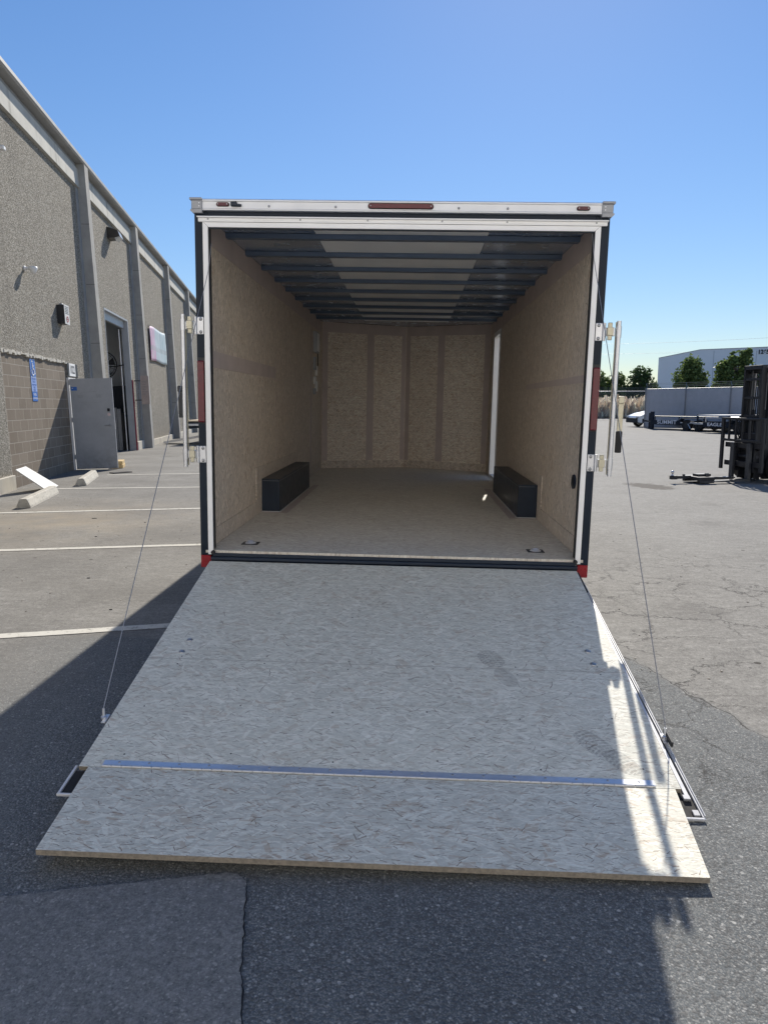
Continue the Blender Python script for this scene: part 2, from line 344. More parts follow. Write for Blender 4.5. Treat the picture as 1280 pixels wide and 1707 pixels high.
    # warm dust by the parking row
    ex = m.math('SUBTRACT', 1.0, m.math('MULTIPLY', m.math('ABSOLUTE', m.math('ADD', x, 4.6)), 0.42), clamp=True)
    ey = m.math('SUBTRACT', 1.0, m.math('MULTIPLY', m.math('ABSOLUTE', m.math('SUBTRACT', y, 4.4)), 0.40), clamp=True)
    dust = m.math('MULTIPLY', m.math('MULTIPLY', ex, ey), m.math('MULTIPLY_ADD', m.noise(1.6, 5), 2.6, -0.6, clamp=True))
    old = m.mix(m.math('MULTIPLY', dust, 0.75), old, (0.36, 0.30, 0.215))
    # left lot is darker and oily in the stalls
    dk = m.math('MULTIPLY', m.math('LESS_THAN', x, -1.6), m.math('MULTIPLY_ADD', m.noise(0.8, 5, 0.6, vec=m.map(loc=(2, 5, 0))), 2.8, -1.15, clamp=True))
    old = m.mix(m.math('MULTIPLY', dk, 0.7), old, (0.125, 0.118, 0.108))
    c = m.mix(coarse, old, new)
    # cracks: network near the right, boundary crack along the joint
    wv = m.n('ShaderNodeVectorMath', operation='SCALE'); m.l(m.noise(3.5, 6, 0.75, out='Color'), wv.inputs[0]); wv.inputs['Scale'].default_value = 0.42
    av = m.n('ShaderNodeVectorMath', operation='ADD'); m.l(m.co(), av.inputs[0]); m.l(wv.outputs[0], av.inputs[1])
    ce = m.vor(1.9, vec=av.outputs[0], feature='DISTANCE_TO_EDGE')
    ce2 = m.vor(4.2, vec=av.outputs[0], feature='DISTANCE_TO_EDGE')
    reg = m.math('MULTIPLY', m.math('GREATER_THAN', x, 1.0), m.math('SUBTRACT', 1.0, m.math('MULTIPLY', m.math('ABSOLUTE', m.math('ADD', y, -0.1)), 0.33), clamp=True))
    brk = m.math('MULTIPLY_ADD', m.noise(2.1, 3), 3.6, -1.05, clamp=True)
    width = m.math('MULTIPLY_ADD', m.noise(7, 2), 0.038, -0.006)
    k1 = m.math('MULTIPLY', m.math('LESS_THAN', ce.outputs['Distance'], width), m.math('MULTIPLY', m.math('MULTIPLY', reg, 2.0, clamp=True), brk))
    k2 = m.math('MULTIPLY', m.math('LESS_THAN', ce2.outputs['Distance'], m.math('MULTIPLY', width, 0.8)), m.math('MULTIPLY', m.math('GREATER_THAN', reg, 0.25), m.math('MULTIPLY_ADD', m.noise(1.5, 3, vec=m.map(loc=(5, 0, 0))), 4.0, -1.8, clamp=True)))
    jl = m.math('MULTIPLY', m.math('LESS_THAN', m.math('ABSOLUTE', jd), m.math('MULTIPLY', width, 0.35)), m.math('MULTIPLY', m.math('GREATER_THAN', x, 1.0), m.math('LESS_THAN', y, -0.2)))
    crack = m.math('MAXIMUM', m.math('MAXIMUM', k1, k2), jl)
    c = m.mix(m.math('MULTIPLY', crack, 0.78), c, (0.025, 0.023, 0.022))
    # dark oily patch further back
    dx = m.math('SUBTRACT', x, 4.55); dy = m.math('SUBTRACT', y, 8.65)
    r = m.math('ADD', m.math('POWER', m.math('MULTIPLY', m.math('ADD', dx, m.math('MULTIPLY', dy, 0.25)), 2.5), 2.0), m.math('POWER', m.math('MULTIPLY', dy, 1.5), 2.0))
    r = m.math('ADD', r, m.math('MULTIPLY', wob2, 2.2))
    c = m.mix(m.math('MULTIPLY_ADD', r, -2.5, 2.1, clamp=True), c, (0.06, 0.052, 0.045))
    m.col(c)
    h = m.math('ADD', m.math('MULTIPLY', v1.outputs['Distance'], -1.0), m.math('MULTIPLY', m.noise(60, 4), 0.6))
    h = m.math('MULTIPLY', h, m.math('MULTIPLY_ADD', coarse, 1.0, 0.35)); h = m.math('MULTIPLY_ADD', crack, -2.5, h)
    m.bump(h, 0.42, 0.004)
    return m.set(0.85, 0, 0.25)
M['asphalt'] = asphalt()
g = MB()
# one sheet: finer near the camera, out to the horizon
xs = [-1500, -400, -120, -40] + [-20 + i*2 for i in range(21)] + [40, 120, 400, 1500]
ys = [-1500, -300, -60, -20] + [-10 + i*2 for i in range(31)] + [80, 140, 400, 1500]
vv = [[g.bm.verts.new((x, y, 0)) for x in xs] for y in ys]
for j in range(len(ys)-1):
    for i in range(len(xs)-1): g.bm.faces.new((vv[j][i], vv[j][i+1], vv[j+1][i+1], vv[j+1][i]))
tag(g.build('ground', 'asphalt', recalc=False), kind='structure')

def linepaint():
    m = NT('worn_line_paint'); w = m.noise(14, 8, 0.75)
    m.col(m.ramp(w, [(0.34, (0.22, 0.205, 0.18)), (0.46, (0.60, 0.58, 0.52))])); m.bump(m.noise(120, 3), 0.4, 0.003)
    return m.set(0.8, 0, 0.2)
M['line'] = linepaint()
def stripe(a, b, w, mat='line', z=0.004, n=24):
    a = Vector(a); b = Vector(b); d = (b-a).normalized(); nn = Vector((-d.y, d.x)); mb = MB(); prev = None
    for i in range(n+1):
        p = a.lerp(b, i/n); j = 0.006*noise.noise(Vector((p.x*3, p.y*3, 5)))
        L = mb.bm.verts.new((*(p + nn*(w/2+j)), z)); R = mb.bm.verts.new((*(p - nn*(w/2-j)), z))
        if prev: mb.bm.faces.new((prev[0], prev[1], R, L))
        prev = (L, R)
    return tag(mb.build('parking_line', mat, recalc=False), kind='structure')
for a, b, w in (((-6.6, -1.28), (-1.2, 0.12), 0.10), ((-6.3, 2.08), (-1.2, 3.05), 0.10), ((-6.4, 4.86), (-1.2, 5.90), 0.10),
                ((-6.55, 7.83), (-2.5, 8.38), 0.10), ((-6.4, 10.36), (-3.0, 11.1), 0.10)):
    stripe(a, b, w)
# raised trench patch at lower left, ragged edges
def patchmat():
    m = NT('patch_asphalt'); v1 = m.vor(150); n1 = m.noise(55, 8, 0.8); n2 = m.noise(170, 3, 0.6)
    c = m.ramp(m.math('ADD', m.math('MULTIPLY', n1, 0.65), m.math('MULTIPLY', n2, 0.35)), [(0.36, (0.10, 0.105, 0.108)), (0.50, (0.215, 0.217, 0.215)), (0.66, (0.36, 0.358, 0.345))])
    c = m.mix(m.math('MULTIPLY', m.math('GREATER_THAN', m.red(v1.outputs['Color']), 0.95), 0.6), c, (0.42, 0.41, 0.39))
    c = m.mix(m.math('MULTIPLY_ADD', m.noise(2.5, 5), 2.0, -0.75, clamp=True), c, m.mix(0.4, c, (0.11, 0.11, 0.115)))
    m.col(c); m.bump(n1, 0.9, 0.006); return m.set(0.85, 0, 0.25)
M['patch'] = patchmat(); M['joint'] = paint('tar_joint', (0.018, 0.018, 0.02), 0.9, 0, 0.3, 60)
def ragged(pts, step=0.012, amp=0.006, seed=0):
    out = []
    for a, b in zip(pts, pts[1:]):
        a = Vector(a); b = Vector(b); n = max(1, int((b-a).length/step)); d = (b-a).normalized(); nn = Vector((-d.y, d.x))
        for i in range(n):
            p = a.lerp(b, i/n); out.append(p + nn*amp*(noise.noise(Vector((p.x*30, p.y*30, seed))) + 0.6*noise.noise(Vector((p.x*90, p.y*90, seed)))))
    return out
top = ragged([(-2.6, -3.02), (-1.137, -2.699), (-0.79, -2.626), (-0.46, -2.558), (-0.425, -2.563), (-0.392, -2.60), (-0.386, -2.63), (-0.334, -2.91), (-0.285, -3.115), (-0.12, -3.9), (0.05, -4.7)])
mb = MB(); poly = [(p.x, p.y) for p in top] + [(0.05, -6.5), (-2.6, -6.5)]
mb.prism(poly, -0.02, 0.009, 'z'); tag(mb.build('asphalt_patch', 'patch'), kind='structure')
mb = MB(); tl = [p for p in top if p.x > -2.0 or True]; prev = None
for i_, p in enumerate(tl[:-1]):
    d_ = (tl[i_+1]-p); 
    if d_.length < 1e-6: continue
    nn_ = Vector((-d_.y, d_.x)).normalized(); w_ = 0.0012 + 0.0045*abs(noise.noise(Vector((p.x*22, p.y*22, 3.3)))) + (0.0015 if p.y < -2.62 and p.x > -0.45 else 0)
    A_ = mb.bm.verts.new((p.x-nn_.x*0.002, p.y-nn_.y*0.002, 0.0035)); B_ = mb.bm.verts.new((p.x+nn_.x*w_, p.y+nn_.y*w_, 0.0035))
    if prev: mb.bm.faces.new((prev[0], prev[1], B_, A_))
    prev = (A_, B_)
tag(mb.build('patch_joint', M['joint'], recalc=False), kind='structure')

# ================================================================== CARGO TRAILER (rear at y=0, local frame leans a little to the right)
TH = 0.02
trailer = empty('cargo_trailer', (1.1-1.1*math.cos(TH), 0, 1.1*math.sin(TH)), 0, 'black enclosed cargo trailer with its rear ramp door lowered to the asphalt', 'cargo trailer')
trailer.rotation_euler = (0, TH, 0)
T = trailer
WO, WI, ZF, ZC, LY, LV = 1.292, 1.245, 0.50, 2.665, 6.08, 6.62
def part(mb, name, mat, parent=T, **k): return mb.build(name, mat, parent, **k)
# outer skins
part(MB().box((-WO, 0.0, 0.42), (-WI-0.012, LY, 2.70)), 'side_skin', 'bodyskin')
mb = MB(); DY0, DY1, DZ1 = 4.93, 5.57, 2.46
mb.box((WI+0.012, 0.0, 0.42), (WO, DY0, 2.70)); mb.box((WI+0.012, DY1, 0.42), (WO, LY, 2.70)); mb.box((WI+0.012, DY0, DZ1), (WO, DY1, 2.70)); mb.box((WI+0.012, DY0, 0.42), (WO, DY1, 0.49))
part(mb, 'side_skin', 'bodyskin')
mb = MB(); mb.prism([(-WO, LY+0.002), (0, LV+0.04), (WO, LY+0.002), (WO-0.04, LY+0.002), (0, LV-0.0), (-WO+0.04, LY+0.002)], 0.42, 2.70); part(mb, 'front_skin', 'bodyskin')
mb = MB(); mb.prism([(-1.297, 0.03), (-1.297, LY), (0, LV+0.05), (1.297, LY), (1.297, 0.03)], 2.702, 2.728); part(mb, 'roof', 'roofskin')
# floor, walls inside
part(MB().prism([(-WI-0.01, -0.012), (-WI-0.01, LY), (0, LV-0.002), (WI+0.01, LY), (WI+0.01, -0.012)], 0.482, ZF), 'floor', 'osb_floor')
mb = MB(); mb.box((-WI-0.010, 0.03, ZF+0.001), (-WI, LY, ZC)); part(mb, 'wall_liner', 'osb_wall')
mb = MB(); mb.box((WI, 0.03, ZF+0.001), (WI+0.010, DY0, ZC)); mb.box((WI, DY1, ZF+0.001), (WI+0.010, LY, ZC)); mb.box((WI, DY0, DZ1), (WI+0.010, DY1, ZC)); part(mb, 'wall_liner', 'osb_wall')
for s in (-1, 1):
    mb = MB(); mb.prism([(s*WI, LY), (0, LV-0.002), (0, LV-0.014), (s*(WI-0.004), LY-0.010)], ZF+0.001, ZC); part(mb, 'front_liner', 'osb_front')
# bands and joints on the liners (thin strips of smoother wood)
def band(a, b): return part(MB().box(a, b, 0.0006), 'liner_strip', 'band')
band((-WI, 0.12, 1.715), (-WI+0.003, 2.44, 1.825)); band((WI-0.003, 0.2, 1.66), (WI, 2.6, 1.71))
band((-WI, 0.10, 2.50), (-WI+0.003, 6.0, ZC-0.002)); band((WI-0.003, 0.10, 2.50), (WI, 6.0, ZC-0.002))
band((-WI, 2.447, 0.63), (-WI+0.002, 2.452, 2.49)); band((-WI, 4.89, 0.63), (-WI+0.003, 4.99, 2.49)); band((-WI, 2.46, 1.705), (-WI+0.002, 4.88, 1.709))
band((WI-0.003, 4.86, 0.5), (WI, 4.925, 2.49))
fa = math.atan2(LV-LY, WI)
for s in (-1, 1):
    mt = Matrix.Translation((s*WI, LY-0.011, 0)) @ Matrix.Rotation(PI - fa if s > 0 else fa, 4, 'Z')
    L = math.hypot(WI, LV-LY)
    def fb(x0, x1, z0, z1, t=0.004, mat='band', nm='liner_strip'):
        y0, y1 = (0, t) if s > 0 else (-t, 0)
        return part(MB().box((x0, y0, z0), (x1, y1, z1), 0, mt), nm, mat)
    fb(L*0.53, L*0.61, 0.62, 2.52); fb(L*0.945, L*0.995, 0.62, 2.52); fb(0.01, L*0.07, 0.62, 2.52); fb(0.01, L*0.995, 2.521, ZC-0.003)
    fb(0.02, L*0.995, ZF+0.002, 0.615, 0.006, 'kick', 'kick_plate')
for s in (-1, 1):
    xi = s*WI
    mb = MB(); mb.box((xi, 0.05, ZF+0.002), (xi-s*0.009, 1.50, 0.618), 0.001); part(mb, 'kick_plate', 'kick')
    y1 = 6.0 if s < 0 else 4.85
    mb = MB(); mb.box((xi, 3.72, ZF+0.002), (xi-s*0.009, y1, 0.618), 0.001); part(mb, 'kick_plate', 'kick')
    mb = MB()
    if s < 0: mb.box((xi, 1.505, ZF+0.002), (xi-s*0.008, 3.715, 0.915), 0.001)
    else: mb.box((xi, 1.505, 0.62), (xi-s*0.008, 1.60, 0.905), 0.001)
    part(mb, 'wheel_box_backing', 'kick')
    wb = part(MB().box((xi, 1.72, ZF+0.002), (xi-s*0.17, 3.64, 0.80), 0.006, seg=2), 'wheel_box', 'navy')
    mb = MB(); mb.box((xi-s*0.0, 1.708, ZF), (xi-s*0.178, 1.718, ZF+0.006)); mb.box((xi-s*0.172, 1.708, ZF), (xi-s*0.180, 3.65, ZF+0.006))
    part(mb, 'caulk_bead', 'caulk', wb)
    mb = MB(); mb.box((xi-s*0.02, 1.7165, 0.783), (xi-s*0.165, 1.7195, 0.7845)); mb.box((xi-s*0.1705, 1.73, 0.783), (xi-s*0.1725, 3.63, 0.7850)); part(mb, 'fold_seam', 'cap', wb)
    for k in range(4): part(MB().cyl((xi-s*0.1701, 1.85+k*0.55, 0.53), 0.006, 0.003*(-s), 'x', 8), 'screw', 'screw', wb)
    part(MB().box((xi-s*0.183, 1.66, ZF), (xi-s*0.25, 3.9, ZF+0.0015)), 'floor_strip', 'band')
    part(MB().box((xi-s*0.0, 1.66, ZF), (xi-s*0.183, 1.706, ZF+0.0015)), 'floor_strip', 'band')
# ceiling
mb = MB(); mb.box((-0.60, 0.05, ZC), (0.60, 5.9, ZC+0.010)); part(mb, 'ceiling_panel', 'ceil')
mb = MB()
for s in (-1, 1):
    mb.prism([(s*0.602, 0.05), (s*WI, 0.05), (s*WI, LY-0.01), (s*0.602, LY+0.20)], ZC+0.001, ZC+0.011)
mb.prism([(-0.60, 5.902), (0.60, 5.902), (0.60, LY+0.20), (0, LV-0.02), (-0.60, LY+0.20)], ZC+0.001, ZC+0.011)
part(mb, 'ceiling_liner', 'ceildark')
for k in range(9):
    y = 0.60 + k*0.607
    mb = MB(); mb.prism([(y-0.045, ZC-0.002), (y-0.030, ZC-0.032), (y+0.030, ZC-0.032), (y+0.045, ZC-0.002)], -WI+0.004, WI-0.004, 'x'); part(mb, 'roof_bow', 'bow')
# side door: jambs, open leaf
mb = MB()
for y in (DY0-0.03, DY1-0.03): mb.box((WI-0.012, y if y > 5 else y+0.0, 0.5), (WO+0.015, y+0.055, DZ1), 0.002)
mb.box((WI-0.012, DY0-0.03, DZ1-0.03), (WO+0.015, DY1+0.025, DZ1+0.03), 0.002); mb.box((WI-0.012, DY0+0.026, 0.499), (WO+0.015, DY1-0.031, 0.53), 0.002)
part(mb, 'side_door_frame', 'white')
mt = Matrix.Translation((WO+0.02, DY1+0.01, 0)) @ Matrix.Rotation(math.radians(12), 4, 'Z')
sd = part(MB().box((0, 0, 0.53), (0.62, 0.035, 2.18), 0.006, mt), 'side_door', 'bodyskin')
part(MB().box((0.02, -0.004, 0.55), (0.60, -0.001, 2.16), 0, mt), 'door_liner', 'white', sd)
part(MB().box((0.03, -0.05, 1.1), (0.06, -0.006, 1.4), 0.004, mt), 'door_latch', 'zinc', sd)
# rear frame: posts, header, sill
for s in (-1, 1):
    part(MB().box((s*1.205, -0.006, 0.465), (s*1.290, 0.030, 2.664), 0.004), 'rear_post', 'black')
    part(MB().box((s*1.222, -0.007, 0.38), (s*1.2905, 0.030, 0.4635), 0.002), 'rear_post_foot', 'redtape')
    part(MB().prism([(s*1.2035, 0.474), (s*1.236, 0.474), (s*1.236, 2.603), (s*1.2035, 2.572)], -0.020, -0.0065, 'y'), 'door_trim', 'trim')
    part(MB().box((s*1.197, -0.002, 0.51), (s*1.2030, 0.030, 2.565)), 'door_seal', 'rubber')
part(MB().box((-1.2045, -0.006, 2.598), (1.2045, 0.030, 2.664)), 'header_beam', 'black')
part(MB().prism([(-1.1985, 2.570), (-1.230, 2.5985), (1.230, 2.5985), (1.1985, 2.570)], -0.019, -0.0065, 'y'), 'header_trim', 'trim')
part(MB().box((-1.202, -0.004, 2.563), (1.202, 0.012, 2.5695)), 'header_seal', 'navy')
mb = MB(); mb.box((-1.262, -0.024, 2.601), (1.272, -0.0065, 2.624)); mb.box((-1.268, -0.036, 2.6245), (1.278, -0.0065, 2.632), 0.001); mb.box((-1.262, -0.0255, 2.6105), (1.272, -0.024, 2.6125))
rail = part(mb, 'drip_rail', 'trim')
for x in (-1.20, -0.62, -0.20, 0.26, 0.66, 1.205):
    part(MB().cyl((x, -0.0255, 2.6165), 0.006, 0.004, 'y', 10), 'screw', 'screw', rail)
cap = part(MB().prism([(-0.006, 2.666), (-0.030, 2.668), (-0.032, 2.676), (-0.028, 2.680), (-0.028, 2.718), (-0.033, 2.722), (-0.033, 2.729), (-0.024, 2.736), (0.06, 2.740), (0.06, 2.7285), (-0.006, 2.7285)], -1.232, 1.232, 'x'), 'header_cap', 'alu')
for x in (-0.815, -0.40, 0.36, 0.66):
    part(MB().lathe([(0.008, -0.0281), (0.007, -0.032), (0.003, -0.034)], 10, (x, 0, 2.694), 'y'), 'screw', 'screw', cap)
for s in (-1, 1):
    mb = MB(); mb.box((s*1.2325, -0.036, 2.672), (s*1.300, 0.07, 2.725), 0.003); mb.box((s*1.2325, -0.042, 2.7255), (s*1.310, 0.075, 2.740), 0.002); mb.prism([(s*1.2325, 2.650), (s*1.293, 2.650), (s*1.306, 2.662), (s*1.306, 2.6715), (s*1.2325, 2.6715)], -0.038, 0.07, 'y')
    cc = part(mb, 'corner_cap', 'cap')
    for z in (2.69, 2.708): part(MB().cyl((s*1.250, -0.039, z), 0.004, 0.003, 'y', 8), 'rivet', 'alu', cc)
def lens(x0, x1, z0, z1, y, mat='darklens', nm='marker_light'):
    r = (z1-z0)/2; zc = (z0+z1)/2; pl = []
    for k in range(9): a = PI/2 + PI*k/8; pl.append((x0+r+r*math.cos(a), zc+r*math.sin(a)))
    for k in range(9): a = -PI/2 + PI*k/8; pl.append((x1-r+r*math.cos(a), zc+r*math.sin(a)))
    base = part(MB().prism(pl, y, y-0.004, 'y'), nm, 'rubber')
    sc = 0.78; cx = (x0+x1)/2
    pl2 = [(cx+(p[0]-cx)*(1-(1-sc)*r*2/(x1-x0)), zc+(p[1]-zc)*sc) for p in pl]
    part(MB().prism(pl2, y-0.0041, y-0.012, 'y'), 'lens', mat, base)
    for xx in (x0+r, x1-r): part(MB().cyl((xx, y-0.0145, zc), 0.0035, 0.003, 'y', 8), 'screw', 'screw', base)
    return base
lens(-1.145, -1.062, 2.689, 2.715, -0.028); lens(1.078, 1.160, 2.686, 2.712, -0.028); lens(-0.200, 0.206, 2.684, 2.718, -0.028, 'redlens')
pl = MB(); pl.box((-1.052, -0.050, 2.688), (-1.012, -0.0285, 2.716), 0.006, seg=2); pl.box((-1.02, -0.042, 2.688), (-0.985, -0.0285, 2.704), 0.005, seg=2); pl.cyl((-1.018, -0.046, 2.712), 0.006, 0.01, 'y', 8)
part(pl, 'licence_lamp', 'navy')
# sill, crossmember, hinge of the ramp
mb = MB(); mb.box((-1.205, -0.030, 0.462), (1.205, -0.0125, 0.484), 0.003); mb.box((-1.215, -0.045, 0.440), (1.215, -0.0135, 0.4615), 0.004); part(mb, 'sill', 'navy')
part(MB().box((-1.221, -0.004, 0.30), (1.221, 0.06, 0.438)), 'rear_crossmember', 'black')
for s in (-1, 1): part(MB().lathe([(0.006, -0.020), (0.013, -0.026), (0.012, -0.05), (0.0, -0.052)], 10, (s*1.20, -0.0, 0.492), 'y'), 'bump_stop', 'rubber')
# tail lights in the posts
for s in (-1, 1):
    x0, x1 = s*1.243, s*1.287; z0, z1 = 1.352, 1.748
    base = part(MB().box((x0-s*0.004, -0.0095, z0-0.008), (x1+s*0.0005, -0.0065, z1+0.02), 0.001), 'tail_light', 'darkm')
    part(MB().box((x0, -0.030, z0), (x1, -0.010, z1), 0.008, seg=2), 'lens', 'redlens', base)
    for k in range(5): part(MB().box((x0+s*0.002, -0.0312, z0+0.07+k*0.065), (x1-s*0.002, -0.0302, z0+0.072+k*0.065)), 'lens_rib', 'darklens', base)
# bar locks swung out beside both posts
for s in (-1, 1):
    xb = s*(1.372 if s < 0 else 1.382)
    bar = part(MB().tube([(xb, -0.030, 1.06), (xb, -0.030, 2.035)], 0.0135, 14), 'lock_bar', 'zinc', smooth=False)
    part(MB().box((xb-0.016*1, -0.012, 1.07), (xb+0.016, -0.008, 2.03)), 'bar_guard', 'brass', bar)
    for zc in (1.968, 1.143):
        hp = part(MB().box((s*1.243, -0.011, zc-0.055), (s*1.287, -0.0065, zc+0.055), 0.004, seg=2), 'hinge_plate', 'zinc')
        for dz in (-0.04, 0.04): part(MB().lathe([(0.011, -0.0112), (0.009, -0.016), (0.004, -0.018)], 12, (s*1.262, 0, zc+dz), 'y'), 'bolt', 'screw', hp)
        part(MB().tube([(s*1.296, -0.013, zc-0.055), (s*1.296, -0.013, zc+0.055)], 0.010, 10), 'hinge_knuckle', 'zinc', hp)
        cb = MB(); cb.box((s*1.300, -0.028, zc-0.026), (s*1.360, -0.006, zc+0.026), 0.003)
        part(cb, 'bar_bracket', 'zinc', bar)
        cm = MB(); cm.box((s*1.312, -0.040, zc-0.052), (s*1.340, -0.0285, zc+0.056), 0.004); cm.box((s*1.308, -0.046, zc-0.024), (s*1.345, -0.0405, zc+0.028), 0.003)
        part(cm, 'cam_keeper', 'brass', bar)
        part(MB().tube([(xb, -0.030, zc-0.035), (xb, -0.030, zc+0.035)], 0.017, 14), 'bar_collar', 'zinc', bar)
    # hanging handle behind the bar
    xh = s*(1.432 if s > 0 else 1.405)
    hb = MB()
    if s > 0:
        hb.box((xh-0.018, -0.022, 1.525), (xh+0.020, -0.008, 1.572), 0.006, seg=2); hb.box((xh-0.017, -0.018, 1.352), (xh+0.017, -0.010, 1.524), 0.002)
        part(hb, 'lock_handle', 'brass', bar); part(MB().box((xh-0.020, -0.026, 1.212), (xh+0.019, -0.003, 1.351), 0.006, seg=2), 'handle_grip', 'rubber', bar)
    else:
        hb.box((xh-0.010, -0.040, 1.545), (xh+0.030, -0.008, 1.585), 0.005); hb.box((xh-0.006, -0.036, 1.40), (xh+0.026, -0.012, 1.544), 0.002)
        hb.box((xh-0.006, -0.032, 1.38), (xh+0.020, -0.016, 1.3995), 0.002)
        part(hb, 'lock_handle', 'darkm', bar)
# small things inside
for s, yy in ((-1, 0.245), (1, 0.240)):
    cx = -1.01 if s < 0 else 0.985
    ring = part(MB().box((cx-0.058, yy-0.05, ZF), (cx+0.058, yy+0.05, ZF+0.004), 0.0015), 'tie_down_plate', 'darkm')
    part(MB().lathe([(0.040, ZF+0.0045), (0.036, ZF+0.0075), (0.020, ZF+0.006), (0.0, ZF+0.0055)], 20, (cx, yy, 0)), 'tie_down_cup', 'alu', ring)
    mb = MB(); mb.tube([(cx+0.026*math.cos(a), yy+0.026*math.sin(a), ZF+0.014) for a in [2*PI*k/16 for k in range(17)]], 0.004, 6); part(mb, 'ring', 'zinc', ring)
mb = MB(); mb.lathe([(0.050, -0.012), (0.050, 0.0), (0.040, 0.002)], 20, (WI-0.002, 0.315, 0.985), 'x'); part(mb, 'wall_vent', 'navy')
mb = MB(); mb.lathe([(0.034, -0.0145), (0.030, -0.0125)], 20, (WI-0.002, 0.315, 0.985), 'x'); 
part(mb, 'vent_grille', 'darkm')
ep = part(MB().box((-WI, 5.15, 2.16), (-WI+0.05, 5.40, 2.44), 0.006), 'breaker_box', 'cap')
part(MB().box((-WI+0.0505, 5.17, 2.18), (-WI+0.058, 5.38, 2.42), 0.003), 'cover', 'white', ep)
for (y0, y1, z0, z1, mm) in ((5.16, 5.30, 1.93, 2.10, 'cap'), (5.34, 5.42, 1.86, 1.99, 'white'), (5.17, 5.27, 1.74, 1.84, 'white'), (5.32, 5.42, 1.64, 1.78, 'white'), (5.16, 5.26, 1.60, 1.68, 'cap')):
    part(MB().box((-WI, y0, z0), (-WI+0.03, y1, z1), 0.004), 'switch_box', mm)
part(MB().tube([(-WI+0.012, 5.52, 2.45), (-WI+0.012, 5.53, 2.2), (-WI+0.02, 5.50, 2.02), (-WI+0.012, 5.45, 1.9)], 0.007, 6), 'wiring', 'rubber')
# ---- ramp door (plane descends towards the camera)
def ramp_m(z0):      # local: x across, y down the slope (negative), z normal
    a = math.atan(0.190)
    return Matrix.Translation((0, -0.055, z0)) @ Matrix.Rotation(a, 4, 'X')
RM = ramp_m(0.435); RL = 2.045
ramp = part(MB().prism([(-1.217, 0.0), (1.207, 0.0), (1.172, -RL), (-1.182, -RL)], -0.019, 0.0, 'z'), 'ramp_door', 'osb_ramp'); ramp.matrix_local = RM
def rpart(mb, nm, mat): return mb.build(nm, mat, ramp)
mb = MB()
mb.prism([(1.2105, -0.16), (1.2190, -0.16), (1.2140, -RL-0.135), (1.2055, -RL-0.135)], -0.020, -0.010, 'z'); mb.prism([(1.2165, -0.16), (1.2190, -0.16), (1.2140, -RL-0.135), (1.2115, -RL-0.135)], -0.0099, -0.003, 'z'); mb.prism([(1.2085, -0.16), (1.2100, -0.16), (1.1950, -RL-0.02), (1.1800, -RL-0.02)], -0.022, -0.012, 'z')
rpart(mb, 'edge_rail', 'railw')
mb = MB(); mb.box((-1.205, -RL+0.02, -0.022), (-1.195, -RL-0.135, -0.012), 0.001); rpart(mb, 'edge_rail', 'railw')
mb = MB(); mb.box((-1.205, -RL-0.136, -0.022), (1.2145, -RL-0.146, -0.010), 0.002); rpart(mb, 'end_rail', 'railw')
mb = MB(); mb.box((-1.165, -0.02, -0.034), (1.2075, -RL-0.13, -0.0205)); rpart(mb, 'ramp_core', 'rubber')
rpart(MB().box((-1.196, -RL-0.004, -0.030), (-1.1655, -RL-0.13, -0.020)), 'corner_gusset', 'rubber')
rpart(MB().box((1.168, -RL-0.02, -0.0204), (1.196, -RL-0.045, -0.008), 0.002), 'corner_gusset', 'cap'); rpart(MB().box((1.178, -RL-0.095, -0.0204), (1.203, -RL-0.125, -0.012), 0.002), 'corner_gusset', 'cap')
mb = MB(); mb.box((1.208, 0.0, -0.035), (1.222, -0.30, -0.008), 0.003); rpart(mb, 'edge_seal', 'rubber')
# piano hinge between the main board and the flap
hy = -RL+0.022
mb = MB(); mb.box((-1.092, hy-0.012, 0.0002), (1.078, hy+0.018, 0.0022)); 
hg = rpart(mb, 'piano_hinge', 'zinc')
n = 54; L = 2.170/n; mb = MB()
for k in range(n): mb.tube([(-1.092+k*L+0.0015, hy-0.0165, 0.0035), (-1.092+(k+1)*L-0.0015, hy-0.0165, 0.0035)], 0.0048, 8)
mb.build('hinge_knuckles', M['zinc'], ramp)
for k in range(18): MB().lathe([(0.0055, 0.0023), (0.0035, 0.0042)], 8, (-1.03+k*2.05/17, hy+0.008, 0)).build('hinge_screw', M['screw'], ramp)
# flap
fr = Matrix.Translation((0, -RL+0.0, 0.001)) @ Matrix.Rotation(math.atan(0.190)*-1+0.040, 4, 'X')
flap = MB().prism([(-1.142, -0.004), (1.148, -0.004), (1.080, -0.500), (-1.092, -0.500)], -0.020, 0.0, 'z').build('ramp_flap', M['osb_flap'], ramp); flap.matrix_local = fr
for o_ in (ramp, flap):
    o_.data.materials.append(M['osb_edge'])
    for p_ in o_.data.polygons:
        if abs(p_.normal.z) < 0.5: p_.material_index = 1
